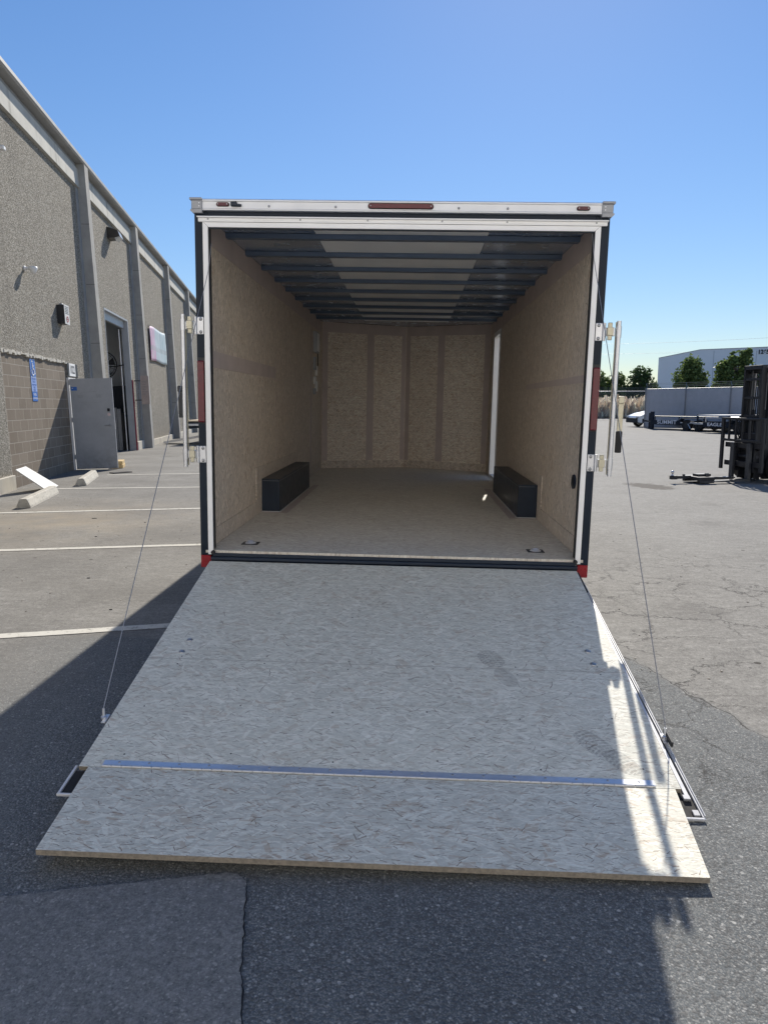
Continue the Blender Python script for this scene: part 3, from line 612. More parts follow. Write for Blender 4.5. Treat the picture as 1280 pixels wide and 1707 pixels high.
# cable brackets, bolts
for s in (-1, 1):
    mb = MB(); x = s*1.205; y = -1.735
    mb.box((x-0.006, y-0.03, -0.005), (x+0.012, y+0.03, 0.002), 0.001); mb.lathe([(0.012, 0.002), (0.012, 0.012), (0.006, 0.016)], 10, (x+s*0.005, y, 0.0)); mb.tube([(x+s*0.005, y, 0.012), (x+s*0.006, y+0.01, 0.045)], 0.006, 8)
    mb.build('cable_bracket', M['zinc'], ramp)
for x, y in ((1.045, -1.03), (1.045, -1.155), (-1.045, -1.16), (-1.04, -1.04)):
    MB().lathe([(0.016, 0.0002), (0.014, 0.004), (0.006, 0.0065)], 14, (x, y, 0)).build('carriage_bolt', M['screw'], ramp)
ramp_eye = {s: RM @ Vector((s*1.211, -1.725, 0.045)) for s in (-1, 1)}
for s, z1 in ((-1, 2.30), (1, 2.40)):
    e = ramp_eye[s]; tpt = Vector((s*1.190, 0.012, z1+0.25)); mid = Vector((s*1.203, -0.026, z1))
    pts = [e, e.lerp(mid, 0.5)+Vector((0, 0, -0.004)), mid]
    part(MB().tube(pts, 0.0022, 6), 'ramp_cable', 'steelwire')
    part(MB().tube([mid, tpt - Vector((0, 0, 0.07))], 0.0020, 6), 'ramp_cable', 'steelwire')
# shiny clevis on right bracket and dark tab
MB().box((1.213, -1.80, 0.004), (1.224, -1.70, 0.028), 0.003).build('cable_tab', M['darkm'], ramp)
# chassis: rails, tandem wheels with fenders, tongue (mostly hidden)
mb = MB()
for s in (-1, 1): mb.box((s*0.86, 0.07, 0.30), (s*0.91, 6.1, 0.418))
for k in range(11): mb.box((-1.28, 0.35+k*0.5, 0.385), (1.28, 0.40+k*0.5, 0.4185))
part(mb, 'chassis', 'black')
mb = MB(); mb.prism([(-0.85, 6.10), (-0.04, 8.0), (0.04, 8.0), (0.85, 6.10), (0.78, 6.10), (0, 7.85), (-0.78, 6.10)], 0.31, 0.41); mb.cyl((0, 7.95, 0.33), 0.05, 0.18); part(mb, 'tongue', 'black')
for s in (-1, 1):
    for yw in (2.25, 3.13):
        w = part(MB().lathe([(0.19, -0.09), (0.25, -0.10), (0.27, -0.08), (0.276, 0.0), (0.27, 0.08), (0.25, 0.10), (0.19, 0.09)], 32, (s*1.185, yw, 0.278), 'x'), 'wheel', 'rubber')
        part(MB().lathe([(0.19, -0.098), (0.17, -0.06), (0.06, -0.04), (0.06, 0.04), (0.17, 0.06), (0.19, 0.098)], 24, (s*1.185, yw, 0.278), 'x'), 'rim', 'alu', w)
    part(MB().tube([(s*0.9, 2.25, 0.27), (s*1.10, 2.25, 0.27)], 0.03, 8), 'axle_stub', 'black')

# ================================================================== LEFT WAREHOUSE (local: x outwards, y along the wall, z up)
def aggmat():
    m = NT('exposed_aggregate'); v = m.vor(75); v2 = m.vor(38, vec=m.map(loc=(1, 2, 3)))
    c = m.ramp(m.red(v.outputs['Color']), [(0.0, (0.13, 0.12, 0.10)), (0.45, (0.28, 0.26, 0.22)), (0.8, (0.41, 0.385, 0.335)), (1.0, (0.62, 0.585, 0.52))])
    c = m.mix(m.math('MULTIPLY', m.math('LESS_THAN', m.red(v2.outputs['Color']), 0.25), 0.5), c, (0.12, 0.105, 0.085))
    c = m.mix(m.math('MULTIPLY_ADD', m.noise(0.7, 6, 0.6), 1.0, -0.3, clamp=True), c, m.mix(0.5, c, (0.20, 0.18, 0.15)))
    stn = m.noise(1.0, 6, 0.7, vec=m.map(scale=(2.2, 2.2, 0.22))); c = m.mix(m.math('MULTIPLY_ADD', stn, 3.4, -1.75, clamp=True), c, m.mix(0.4, c, (0.10, 0.09, 0.075)))
    m.col(c); m.bump(v.outputs['Distance'], 0.9, 0.012); return m.set(0.9, 0, 0.2)
M['agg'] = aggmat()
def concmat(nm, lo, hi, stain=0.5):
    m = NT(nm); c = m.ramp(m.noise(2.0, 8, 0.65), [(0.3, lo), (0.7, hi)])
    st = m.noise(1.0, 6, 0.7, vec=m.map(scale=(3.0, 3.0, 0.35)))
    c = m.mix(m.math('MULTIPLY', m.math('MULTIPLY_ADD', st, 5.0, -2.75, clamp=True), stain), c, tuple(x*0.35 for x in lo))
    c = m.mix(m.math('MULTIPLY', m.math('GREATER_THAN', m.noise(45, 2), 0.72), 0.5), c, tuple(x*0.5 for x in lo))
    m.col(c); m.bump(m.noise(40, 5), 0.25, 0.004); return m.set(0.85, 0, 0.25)
M['conc'] = concmat('concrete', (0.30, 0.295, 0.28), (0.42, 0.41, 0.385), 0.3)
M['concband'] = concmat('concrete_band', (0.46, 0.45, 0.41), (0.60, 0.585, 0.53), 0.9)
M['concgroove'] = concmat('concrete_groove', (0.27, 0.28, 0.29), (0.36, 0.37, 0.38), 0.3)
M['coping'] = paint('coping_metal', (0.36, 0.35, 0.33), 0.55, 0.2, 0.12, 2)
M['footing'] = concmat('footing_concrete', (0.46, 0.43, 0.37), (0.60, 0.57, 0.50), 0.3)
def cmumat():
    m = NT('painted_block'); mp = m.map(rot=(0, 0, 0)); x, y, z = m.sep()
    cb = m.n('ShaderNodeCombineXYZ'); m.l(y, cb.inputs[0]); m.l(z, cb.inputs[1])
    br = m.n('ShaderNodeTexBrick'); m.l(cb.outputs[0], br.inputs['Vector'])
    br.offset = 0.5; br.inputs['Scale'].default_value = 1.0; br.inputs['Brick Width'].default_value = 0.405; br.inputs['Row Height'].default_value = 0.2035
    br.inputs['Mortar Size'].default_value = 0.007; br.inputs['Mortar Smooth'].default_value = 0.3; br.inputs['Bias'].default_value = -0.2
    br.inputs['Color1'].default_value = (0.200, 0.165, 0.130, 1); br.inputs['Color2'].default_value = (0.255, 0.215, 0.172, 1); br.inputs['Mortar'].default_value = (0.40, 0.37, 0.32, 1)
    c = m.mix(m.math('MULTIPLY_ADD', m.noise(22, 5, 0.7), 1.4, -0.5, clamp=True), br.outputs[0], m.mix(0.35, br.outputs[0], (0.10, 0.08, 0.06)))
    c = m.mix(m.math('MULTIPLY_ADD', m.noise(1.6, 4), 1.6, -0.65, clamp=True), c, m.mix(0.35, c, (0.34, 0.30, 0.25)))
    m.col(c); m.bump(m.math('MULTIPLY_ADD', br.outputs['Fac'], -1.0, m.math('MULTIPLY', m.noise(70, 4), 0.5)), 0.6, 0.006); return m.set(0.85, 0, 0.2)
M['cmu'] = cmumat()
yawb = math.radians(10.2); lean = -0.0195
Ub = Vector((-math.sin(yawb), math.cos(yawb), 0)); Zb = Vector((lean, 0, 1)).normalized(); Vb = Ub.cross(Zb)
A0 = Vector((-6.95, 7.66, 0))
BM_ = Matrix.Identity(4)
for i in range(3): BM_[i][0] = Vb[i]; BM_[i][1] = Ub[i]; BM_[i][2] = Zb[i]; BM_[i][3] = A0[i]
bld = empty('warehouse', (0,0,0), 0, 'long grey exposed aggregate warehouse with concrete pilasters along the parking row', 'building'); bld.matrix_world = BM_
def bp(mb, nm, mat, parent=bld, **k): return mb.build(nm, mat, parent, **k)
PIL = [-6.6, 0.0, 6.0, 12.25, 19.0, 25.7, 32.4, 39.0]
PW = 0.42
wall_top = 7.36
BT0, BT1 = 6.80, 7.24
holes = {1: [(0.08, 3.95, 0.0, 2.46), (3.95, 4.95, 0.0, 2.12)], 2: [(7.95, 11.05, 0.0, 4.20)]}
for i in range(len(PIL)-1):
    if i == 0: u0, u1 = PIL[0], 0.08
    elif i == 1: u0, u1 = 0.08, PIL[2]
    else: u0, u1 = PIL[i]+0.0, PIL[i+1]
    mb = MB(); top = BT0
    if i == 1:
        mb.box((-0.2, 0.08, 2.46), (0, u1, top)); mb.box((-0.2, 4.95, -0.3), (0, u1, 2.4595)); mb.box((-0.2, 3.95, 2.12), (0, 4.9495, 2.4595))
    elif i == 2:
        mb.box((-0.2, u0, 4.20), (0, u1, top)); mb.box((-0.2, u0, -0.3), (0, 7.95, 4.1995)); mb.box((-0.2, 11.05, -0.3), (0, u1, 4.1995))
    else: mb.box((-0.2, u0, -0.3), (0, u1, top))
    bp(mb, 'wall_panel', 'agg')
    # light concrete band in a splayed frame, shadow gap, roof coping
    bp(MB().prism([(-0.2, BT0+0.001), (0.075, BT0+0.001), (0.075, BT0+0.02), (0.06, BT1-0.02), (0.06, BT1), (-0.2, BT1)], u0+0.01, u1-0.01, 'y'), 'concrete_band', 'concband')
    bp(MB().box((-0.2, u0, BT1+0.001), (0.02, u1, BT1+0.12)), 'fascia_recess', 'concgroove')
bp(MB().prism([(-0.25, 7.365), (0.20, 7.365), (0.235, 7.40), (0.235, 7.47), (0.20, 7.50), (-0.25, 7.50)], -8, 41, 'y'), 'coping', 'coping')
bp(MB().box((-30, -8, 6.9), (-0.201, 41, 7.1)), 'roof', 'conc')
bp(MB().box((-30, -8, -0.3), (-29.8, 41, 6.899)), 'wall_panel', 'conc'); bp(MB().box((-29.799, -8, -0.3), (-0.201, -7.8, 6.899)), 'wall_panel', 'conc')
bp(MB().box((-29.799, 40.8, -0.3), (-0.201, 41, 6.899)), 'wall_panel', 'agg')
for u in PIL[2:-1]:
    mb = MB(); mb.prism([(0.0, -0.3), (0.30, -0.3), (0.22, 7.36), (0.0, 7.36)], u+0.08, u+0.08+PW-0.08, 'y')
    mb.box((0.0, u+0.08+PW-0.08, -0.3), (0.03, u+PW+0.10, 6.79))
    p = bp(mb, 'pilaster', 'conc')
    bp(MB().box((-0.001, u-0.10, -0.3), (0.028, u+0.078, 6.79)), 'pilaster_groove', 'concgroove', p)
    for z in (1.6, 3.05, 4.5, 5.95): bp(MB().box((0.05, u+0.077, z), (0.24+0.009*(6-z), u+0.0795, z+0.008)), 'form_joint', 'darkm', p)
def foot(u0, u1, h=0.24): bp(MB().box((-0.05, u0, -0.3), (0.06, u1, h), 0.008), 'footing', 'footing')
foot(-6.6, 0.06, 0.26); foot(11.10, 12.14, 0.30); foot(12.8, 18.9, 0.24); foot(19.5, 25.6); foot(26.2, 32.2)
# block infill
bp(MB().box((-0.19, 0.081, -0.3), (-0.030, 3.949, 2.459)), 'block_wall', 'cmu')
mb = MB(); u = 0.09
random.seed(3)
while u < 3.95:
    w = random.uniform(0.03, 0.12); mb.box((-0.032, u, 2.425+random.uniform(-0.02, 0.02)), (0.004+random.uniform(0, 0.012), min(u+w, 3.948), 2.475+random.uniform(-0.01, 0.02)), 0.004); u += w*0.97
bp(mb, 'mortar_smear', 'footing'); 
bp(MB().box((-0.19, 0.0805, -0.3), (0.0, 0.088, 2.42)), 'block_reveal', 'footing')
# entry door standing open at a right angle
def doormat():
    m = NT('door_grey_paint'); c = m.ramp(m.noise(2.2, 7, 0.7), [(0.3, (0.36, 0.375, 0.395)), (0.7, (0.45, 0.465, 0.485))])
    x, y, z = m.sep(); low = m.math('SUBTRACT', 1.0, m.math('MULTIPLY', z, 1.6), clamp=True)
    c = m.mix(m.math('MULTIPLY', low, m.math('MULTIPLY_ADD', m.noise(7, 7, 0.8), 3.0, -1.2, clamp=True)), c, (0.22, 0.215, 0.205))
    c = m.mix(m.math('MULTIPLY', m.math('MULTIPLY_ADD', m.noise(1.0, 6, 0.7, vec=m.map(scale=(9, 9, 1.4))), 5, -3.0, clamp=True), 0.5), c, (0.25, 0.25, 0.245))
    m.col(c); return m.set(m.math('MULTIPLY_ADD', m.noise(12, 4), 0.3, 0.3), 0, 0.4)
M['doorgrey'] = doormat()
M['dark_in'] = paint('interior_dark', (0.10, 0.10, 0.10), 0.8, 0, 0.1, 2)
fr_ = MB(); fr_.box((-0.15, 3.955, 0), (0.02, 4.005, 2.115), 0.003); fr_.box((-0.15, 4.90, 0), (0.02, 4.945, 2.115), 0.003); fr_.box((-0.15, 4.006, 2.065), (0.02, 4.899, 2.115), 0.003)
dfm = bp(fr_, 'door_frame', 'white')
door = bp(MB().box((0.035, 3.945, 0.02), (0.955, 3.990, 2.09), 0.003), 'entry_door', 'doorgrey')
M['blue'] = paint('sign_blue', (0.035, 0.16, 0.52), 0.4, 0, 0.05, 8); M['mark'] = paint('scuff_mark', (0.22, 0.23, 0.24), 0.6, 0, 0.3, 40)
bp(MB().box((0.055, 3.9425, 1.82), (0.185, 3.9445, 1.905)), 'blue_label', 'blue', door)
bp(MB().box((0.075, 3.9415, 1.865), (0.10, 3.9424, 1.88)), 'label_print', 'white', door)
mb = MB(); random.seed(5)
for (x0, z0, x1, z1) in ((0.24, 1.74, 0.30, 1.775), (0.30, 1.775, 0.42, 1.785), (0.42, 1.787, 0.62, 1.79), (0.20, 1.545, 0.45, 1.535), (0.45, 1.535, 0.72, 1.548)):
    for k in range(6):
        a = k/6; b = a+random.uniform(0.08, 0.16); t = random.uniform(0.002, 0.005)
        xa, xb = x0+(x1-x0)*a, x0+(x1-x0)*min(b, 1); za = z0+(z1-z0)*a; zb_ = z0+(z1-z0)*min(b, 1)
        mb.quad((xa, 3.9435, za), (xb, 3.9435, zb_), (xb, 3.9435, zb_+t), (xa, 3.9435, za+t))
for (x0, x1) in ((0.18, 0.32), (0.58, 0.71)):
    for k in range(5): z = 1.66+k*0.014; mb.quad((x0+random.uniform(0, .03), 3.9435, z), (x1-random.uniform(0, .03), 3.9435, z), (x1-.01, 3.9435, z+0.003), (x0, 3.9435, z+0.003))
bp(mb, 'scuff', 'mark', door)
bp(MB().box((0.815, 3.925, 1.335), (0.870, 3.9445, 1.405), 0.004), 'keypad', 'rubber', door)
ns = bp(MB().lathe([(0.036, 3.9418), (0.036, 3.9444)], 24, (0.845, 0, 1.265), 'y'), 'round_sticker', 'white', door)
M['stred'] = paint('sticker_red', (0.5, 0.04, 0.04), 0.5)
mb = MB(); mb.tube([(0.845+0.025*math.cos(a), 3.9410, 1.265+0.025*math.sin(a)) for a in [2*PI*k/20 for k in range(21)]], 0.003, 5, False); mb.box((0.828, 3.9395, 1.263), (0.862, 3.9412, 1.268)); bp(mb, 'sticker_ring', 'stred', door)
mb = MB(); mb.lathe([(0.030, 3.9445), (0.030, 3.935), (0.012, 3.93), (0.012, 3.895)], 16, (0.855, 0, 1.02), 'y'); mb.tube([(0.855, 3.897, 1.02), (0.79, 3.895, 1.018), (0.73, 3.900, 1.010)], [0.011, 0.010, 0.008], 8); bp(mb, 'door_handle', 'cap', door)
mb = MB(); mb.box((0.955, 3.952, 0.92), (0.962, 3.985, 1.12)); bp(mb, 'latch_plate', 'zinc', door)
for z in (0.25, 1.1, 1.95): bp(MB().cyl((0.026, 3.950, z), 0.012, 0.11, 'z', 8), 'door_hinge', 'cap', door)
# roller door opening and the dark hall behind
fr_ = MB(); fr_.box((-0.19, 7.955, -0.3), (0.008, 7.99, 4.19)); fr_.box((-0.19, 10.975, -0.3), (0.012, 11.045, 4.19)); fr_.box((-0.19, 7.991, 4.14), (0.008, 10.974, 4.19)); rd = bp(fr_, 'roller_door_frame', 'doorgrey')
bp(MB().box((-0.185, 7.991, 3.92), (-0.10, 10.929, 4.139)), 'roller_curtain', 'doorgrey', rd)
M['maroon'] = paint('maroon_guard', (0.22, 0.02, 0.04), 0.5, 0, 0.2, 8)
bp(MB().box((0.013, 10.98, 0.0), (0.05, 11.04, 2.3), 0.004), 'corner_guard', 'maroon', rd)
bp(MB().box((-12, 6.2, 0.002), (-0.201, 16.0, 0.012)), 'hall_floor', 'conc')
M['hallblue'] = paint('hall_wall', (0.80, 0.82, 0.85), 0.6, 0, 0.08, 1)
mb = MB(); mb.box((-10.2, 12.7, 0.013), (-0.21, 12.9, 6.8)); mb.box((-12, 6.0, 0.013), (-11.9, 15.89, 6.8)); mb.box((-11.89, 5.8, 0.013), (-0.21, 6.0, 6.8)); bp(mb, 'hall_wall', 'hallblue')
bp(MB().tube([(-0.26, 10.9, 0.02), (-0.26, 10.9, 3.9)], 0.02, 8), 'door_track', 'zinc')
bp(MB().box((-0.24, 4.951, 0.01), (-0.205, 4.99, 2.2)), 'inner_jamb', 'white')

# things attached to or standing by the warehouse; helper for local placement
def onwall(o, off=(0, 0, 0)): o.matrix_world = BM_ @ Matrix.Translation(off); return o
# reading frame for signs on the wall: text x -> along wall (+y), text y -> z, normal -> +x
def wallframe(x, y, z): 
    m = Matrix(((0, 0, 1, x), (1, 0, 0, y), (0, 1, 0, z), (0, 0, 0, 1))); return m
# accessible parking sign, four stacked plates
sg = onwall(empty('parking_sign', (0,0,0), 0, 'tall blue and white accessible parking sign on the brown block wall', 'sign'), (-0.026, 1.58, 1.57))
M['ltblue'] = paint('sign_light_blue', (0.30, 0.42, 0.74), 0.45, 0, 0.05, 9)
p1 = MB().box((0, 0.0, 0.47), (0.004, 0.31, 0.82), 0.001).build('sign_plate', M['blue'], sg)
p2 = MB().box((0, 0.0, 0.19), (0.004, 0.31, 0.467), 0.001).build('sign_plate', M['ltblue'], sg)
p3 = MB().box((0, 0.01, 0.0), (0.004, 0.30, 0.187), 0.001).build('sign_plate', M['blue'], sg)
def wtext(t, y, z, size, mat, par, x=0.0045, sx=1.0): return text_obj('lettering', t, size, mat, par, wallframe(x, y, z), 'CENTER', sx, 0.0004, 0.0)
M['lettw'] = paint('letter_white', (0.85, 0.86, 0.88), 0.5, 0, 0.02, 5); M['lettb'] = paint('letter_blue', (0.03, 0.10, 0.42), 0.5, 0, 0.02, 5); M['lettk'] = paint('letter_black', (0.02, 0.02, 0.025), 0.5, 0, 0.02, 5)
mb = MB(); F = lambda yy, zz: (0.0065, yy, zz)
mb.tube([F(0.135+0.07*math.cos(a), 0.575+0.07*math.sin(a)) for a in [math.radians(150+k*20) for k in range(13)]], 0.011, 6)
mb.tube([F(0.125, 0.745), F(0.130, 0.655), F(0.135, 0.625), F(0.195, 0.625), F(0.225, 0.545), F(0.25, 0.535)], 0.012, 6); mb.tube([F(0.13, 0.685), F(0.185, 0.685)], 0.010, 6)
mb.lathe([(0.022, 0.0045), (0.022, 0.010)], 14, (0, 0.125, 0.78), 'x'); mb.build('wheelchair_symbol', M['lettw'], p1)
mb = MB(); 
for (y0, y1, z0, z1) in ((0.006, 0.304, 0.812, 0.816), (0.006, 0.304, 0.474, 0.478), (0.006, 0.010, 0.478, 0.812), (0.300, 0.304, 0.478, 0.812)): mb.box((0.0042, y0, z0), (0.0052, y1, z1))
mb.build('sign_border', M['lettw'], p1)
wtext('PARKING', 0.155, 0.435, 0.062, 'lettb', p2); wtext('ONLY', 0.155, 0.378, 0.070, 'lettb', p2); wtext('MINIMUM', 0.155, 0.318, 0.058, 'lettb', p2); wtext('FINE', 0.155, 0.268, 0.058, 'lettb', p2); wtext('$250', 0.155, 0.217, 0.062, 'lettb', p2)
wtext('VAN', 0.155, 0.13, 0.08, 'lettw', p3); wtext('ACCESSIBLE', 0.155, 0.055, 0.050, 'lettw', p3)
# number plate
sg = onwall(empty('number_sign', (0,0,0), 0, 'white number plate 1022 on dark strips above the open grey door', 'sign'), (0.0, 4.0, 2.135))
MB().box((0, -0.03, 0.0), (0.012, 0.78, 0.31), 0.002).build('backing_board', M['darkm'], sg)
pp = MB().box((0.0125, 0.08, 0.015), (0.018, 0.56, 0.30), 0.002).build('sign_plate', M['white'], sg)
text_obj('lettering', '1022', 0.25, 'lettk', pp, wallframe(0.0185, 0.32, 0.155), 'CENTER', 0.75, 0.0004, 0.006)
# alarm / notice box
sg = onwall(empty('notice_box', (0,0,0), 0, 'dark wall box with a white notice on its face, high above the block wall', 'box'), (0.0, 3.55, 3.27))
MB().box((0, 0, 0), (0.16, 0.34, 0.40), 0.006).build('housing', M['darkm'], sg)
pp = MB().box((0.1605, -0.01, -0.01), (0.166, 0.35, 0.41), 0.001).build('notice_plate', M['caulk'], sg)
MB().box((0.02, 0.1, 0.402), (0.10, 0.22, 0.44), 0.01).build('cable_gland', M['cap'], sg)
mb = MB()
for k in range(5): mb.box((0.1665, 0.04, 0.355-k*0.035), (0.168, 0.30-0.03*(k % 2), 0.370-k*0.035))
mb.build('printed_lines', M['darkm'], pp)
mb = MB(); mb.tube([(0.168, 0.17+0.06*math.cos(a), 0.10+0.06*math.sin(a)) for a in [2*PI*k/20 for k in range(21)]], 0.008, 5, False); mb.box((0.1665, 0.13, 0.092), (0.169, 0.21, 0.108)); mb.build('red_symbol', M['stred'], pp)
# dome camera
sg = onwall(empty('security_camera', (0,0,0), 0, 'small white wall camera on the aggregate wall left of the notice box', 'camera'), (0.0, 1.6, 4.10))
MB().lathe([(0.05, 0), (0.05, 0.02), (0.03, 0.03), (0.03, 0.14)], 14, (0, 0.1, 0.0), 'x').build('arm', M['white'], sg)
MB().lathe([(0.0, -0.11), (0.05, -0.09), (0.08, -0.02), (0.08, 0.02), (0.0, 0.03)], 16, (0.16, 0.1, 0.01)).build('dome', M['white'], sg, smooth=True)
# wall lamp
sg = onwall(empty('wall_lamp', (0,0,0), 0, 'dark bronze wall pack lamp with a clear lens above the tall roller door', 'lamp'), (0.0, 9.05, 6.28))
M['bronze'] = paint('bronze_housing', (0.05, 0.045, 0.04), 0.4, 0.2, 0.2, 6); M['glasswhite'] = paint('prismatic_glass', (0.62, 0.62, 0.60), 0.15, 0, 0.15, 60)
MB().prism([(0, 0.30), (0.30, 0.20), (0.34, 0.04), (0.20, 0.0), (0.0, -0.02)], 0, 0.44, 'y').build('housing', M['bronze'], sg)
MB().prism([(0.20, -0.002), (0.343, 0.04), (0.315, 0.16), (0.36, 0.03), (0.22, -0.06)], 0.03, 0.41, 'y').build('lens', M['glasswhite'], sg)
# floodlight arm at frame edge
sg = onwall(empty('lamp_arm', (0,0,0), 0, 'short pale lamp bracket at the upper left edge of the wall', 'bracket'), (0.0, 0.28, 5.90))
MB().tube([(0, 0.2, 0), (0.08, 0.2, 0.01), (0.16, 0.22, -0.02)], 0.018, 8).build('arm', M['white'], sg); MB().box((0.15, 0.16, -0.05), (0.25, 0.27, 0.02), 0.01).build('head', M['white'], sg)
# banner
def bannermat():
    m = NT('vinyl_banner'); x, y, z = m.sep()
    c = m.ramp(m.math('MULTIPLY', y, 0.30), [(0.0, (0.62, 0.30, 0.42)), (0.33, (0.58, 0.30, 0.46)), (0.36, (0.42, 0.50, 0.54)), (1.0, (0.44, 0.56, 0.60))])
    c = m.mix(m.math('MULTIPLY', m.math('GREATER_THAN', m.math('SINE', m.math('MULTIPLY', y, 14.0)), 0.3), m.math('MULTIPLY', m.math('GREATER_THAN', z, 0.62), 0.5)), c, (0.28, 0.36, 0.40))
    c = m.mix(m.math('MULTIPLY', m.math('LESS_THAN', m.math('ABSOLUTE', m.math('SUBTRACT', z, 0.52)), 0.09), 0.6), c, (0.30, 0.32, 0.33))
    c = m.mix(m.math('MULTIPLY_ADD', m.noise(2.2, 5), 1.5, -0.5, clamp=True), c, (0.60, 0.64, 0.66)); m.col(c)
    return m.set(0.45, 0, 0.4)
M['banner'] = bannermat()
sg = onwall(empty('banner', (0,0,0), 0, 'pale pink and blue vinyl banner hung on the third wall bay', 'banner'), (0.03, 14.65, 3.10))
mb = MB(); NX, NZ = 30, 12; vs = []
for i in range(NX+1):
    row = []
    for j in range(NZ+1):
        y = 3.65*i/NX; z = 1.27*j/NZ; xx = 0.02+0.012*math.sin(y*2.1+z)*(1-abs(j/NZ-0.5)) + 0.012*noise.noise(Vector((y*2, z*3, 1)))
        row.append((xx, y + 0.05*math.sin(z*3)*(i/NX), z + 0.03*math.sin(y*1.7) + (0.06*(i/NX))))
    vs.append(row)
G = [[mb.bm.verts.new(p) for p in r] for r in vs]
for i in range(NX):
    for j in range(NZ): mb.bm.faces.new((G[i][j], G[i+1][j], G[i+1][j+1], G[i][j+1]))
sheet = mb.build('sheet', 'banner', sg, smooth=True); md = sheet.modifiers.new('s', 'SOLIDIFY'); md.thickness = 0.003
mb = MB()
for y, z in ((0.02, 1.26), (3.62, 1.32), (0.02, 0.02), (3.62, 0.06)): mb.cyl((-0.03, y, z), 0.012, 0.08, 'x', 8)
mb.build('eyelet_bolt', M['screw'], sg)
# projecting board sign beside the roller door
M['brownboard'] = paint('weathered_board', (0.40, 0.33, 0.30), 0.7, 0, 0.12, 6)
sg = onwall(empty('projecting_sign', (0,0,0), 0, 'weathered brown board sign projecting from the wall right of the roller door', 'sign'), (0.0, 11.42, 1.50))
pp = MB().box((0.20, 0, 0), (0.46, 0.035, 0.93), 0.006).build('board', M['brownboard'], sg)
mb = MB(); mb.box((0, 0.01, 0.75), (0.1995, 0.03, 0.78)); mb.box((0, 0.01, 0.12), (0.1995, 0.03, 0.15)); mb.build('bracket', M['darkm'], sg)
mb = MB()
for k in range(9): mb.box((0.225, -0.002, 0.74-k*0.055), (0.43-0.03*(k % 3), -0.0005, 0.755-k*0.055))
mb.build('faded_lettering', M['mark'], pp)
# fan inside the hall
sg = onwall(empty('drum_fan', (0,0,0), 0, 'black wire cage drum fan hanging high inside the tall doorway', 'fan'), (-0.75, 10.6, 2.75))
mb = MB(); mt = Matrix.Rotation(0.0, 4, 'Z')
for r in (0.12, 0.24, 0.36, 0.42): mb.tube([(r*math.cos(a), 0, r*math.sin(a)) for a in [2*PI*k/28 for k in range(29)]], 0.008 if r < 0.4 else 0.02, 5, False)
for k in range(16): a = 2*PI*k/16; mb.tube([(0.05*math.cos(a), 0, 0.05*math.sin(a)), (0.42*math.cos(a), 0, 0.42*math.sin(a))], 0.005, 4)
mb.build('cage', M['rubber'], sg)
mb = MB()
for k in range(4):
    a = PI/2*k+0.3; mb.prism([(0.05*math.cos(a), 0.05*math.sin(a)), (0.36*math.cos(a-0.3), 0.36*math.sin(a-0.3)), (0.38*math.cos(a+0.35), 0.38*math.sin(a+0.35))], 0.06, 0.075, 'y')
mb.build('blade', M['darkm'], sg); MB().lathe([(0.09, 0.03), (0.09, 0.25), (0.0, 0.27)], 14, (0, 0, 0), 'y').build('motor', M['darkm'], sg)
MB().tube([(0, 0.15, -0.05), (0.35, 0.15, -0.05), (0.62, 0.1, 0.0)], 0.02, 6).build('wall_arm', M['darkm'], sg)
# crates and strip panels inside
sg = onwall(empty('panel_stack', (0,0,0), 0, 'row of ribbed pale panels leaning inside the tall doorway', 'panels'), (-2.4, 11.3, 0.012))
mb = MB()
for k in range(15): mb.box((k*0.13, -0.02*(k % 3), 0.0), (k*0.13+0.115, 0.05, 1.35+0.04*(k % 2)))
mb.build('ribbed_sheet', M['cap'], sg); MB().box((-0.05, 0.06, 0), (2.0, 0.5, 1.2)).build('crate', M['darkm'], sg)
sg = onwall(empty('storage_cabinet', (0,0,0), 0, 'large dark blue cabinet standing inside the tall doorway behind the ribbed panels', 'cabinet'), (-2.7, 11.95, 0.012))
MB().box((0, 0, 0), (2.4, 0.7, 2.1), 0.02).build('carcass', M['navy'], sg); MB().box((1.19, -0.004, 0.1), (1.21, -0.001, 2.0)).build('door_gap', M['rubber'], sg)

# added pale warehouse, out of view behind the camera, bounces sunlight towards the trailer
M['bounce_wall'] = paint('bounce_wall_paint', (0.80, 0.77, 0.72), 0.7, 0, 0.03, 0.4)
ow = empty('bounce_warehouse', (0, -13.5, 0), 0, 'added pale warehouse, unseen behind the camera, bouncing sunlight into the open trailer', 'building')
mb = MB(); ox = [-34, -22, -18, -6, -2, 10, 14, 26, 40]
for i in range(0, 8):
    if i % 2 == 0: mb.box((ox[i], -20, 0), (ox[i+1], 0, 11))
    else: mb.box((ox[i], -20, 4.6), (ox[i+1], 0, 11))
mb.build('wall', M['bounce_wall'], ow)
for i in (1, 3, 5): 
    dd = MB().box((ox[i]+0.01, -0.4, 0), (ox[i+1]-0.01, -0.3, 4.59)).build('loading_door', M['white'], ow)
    mb = MB(); [mb.box((ox[i]+0.1, -0.299, 0.5*k), (ox[i+1]-0.1, -0.290, 0.5*k+0.02)) for k in range(1, 9)]; mb.build('door_rib', M['cap'], dd)
MB().box((-34.2, -20.2, 11.001), (40.2, 0.15, 11.25)).build('roof_edge', M['cap'], ow)

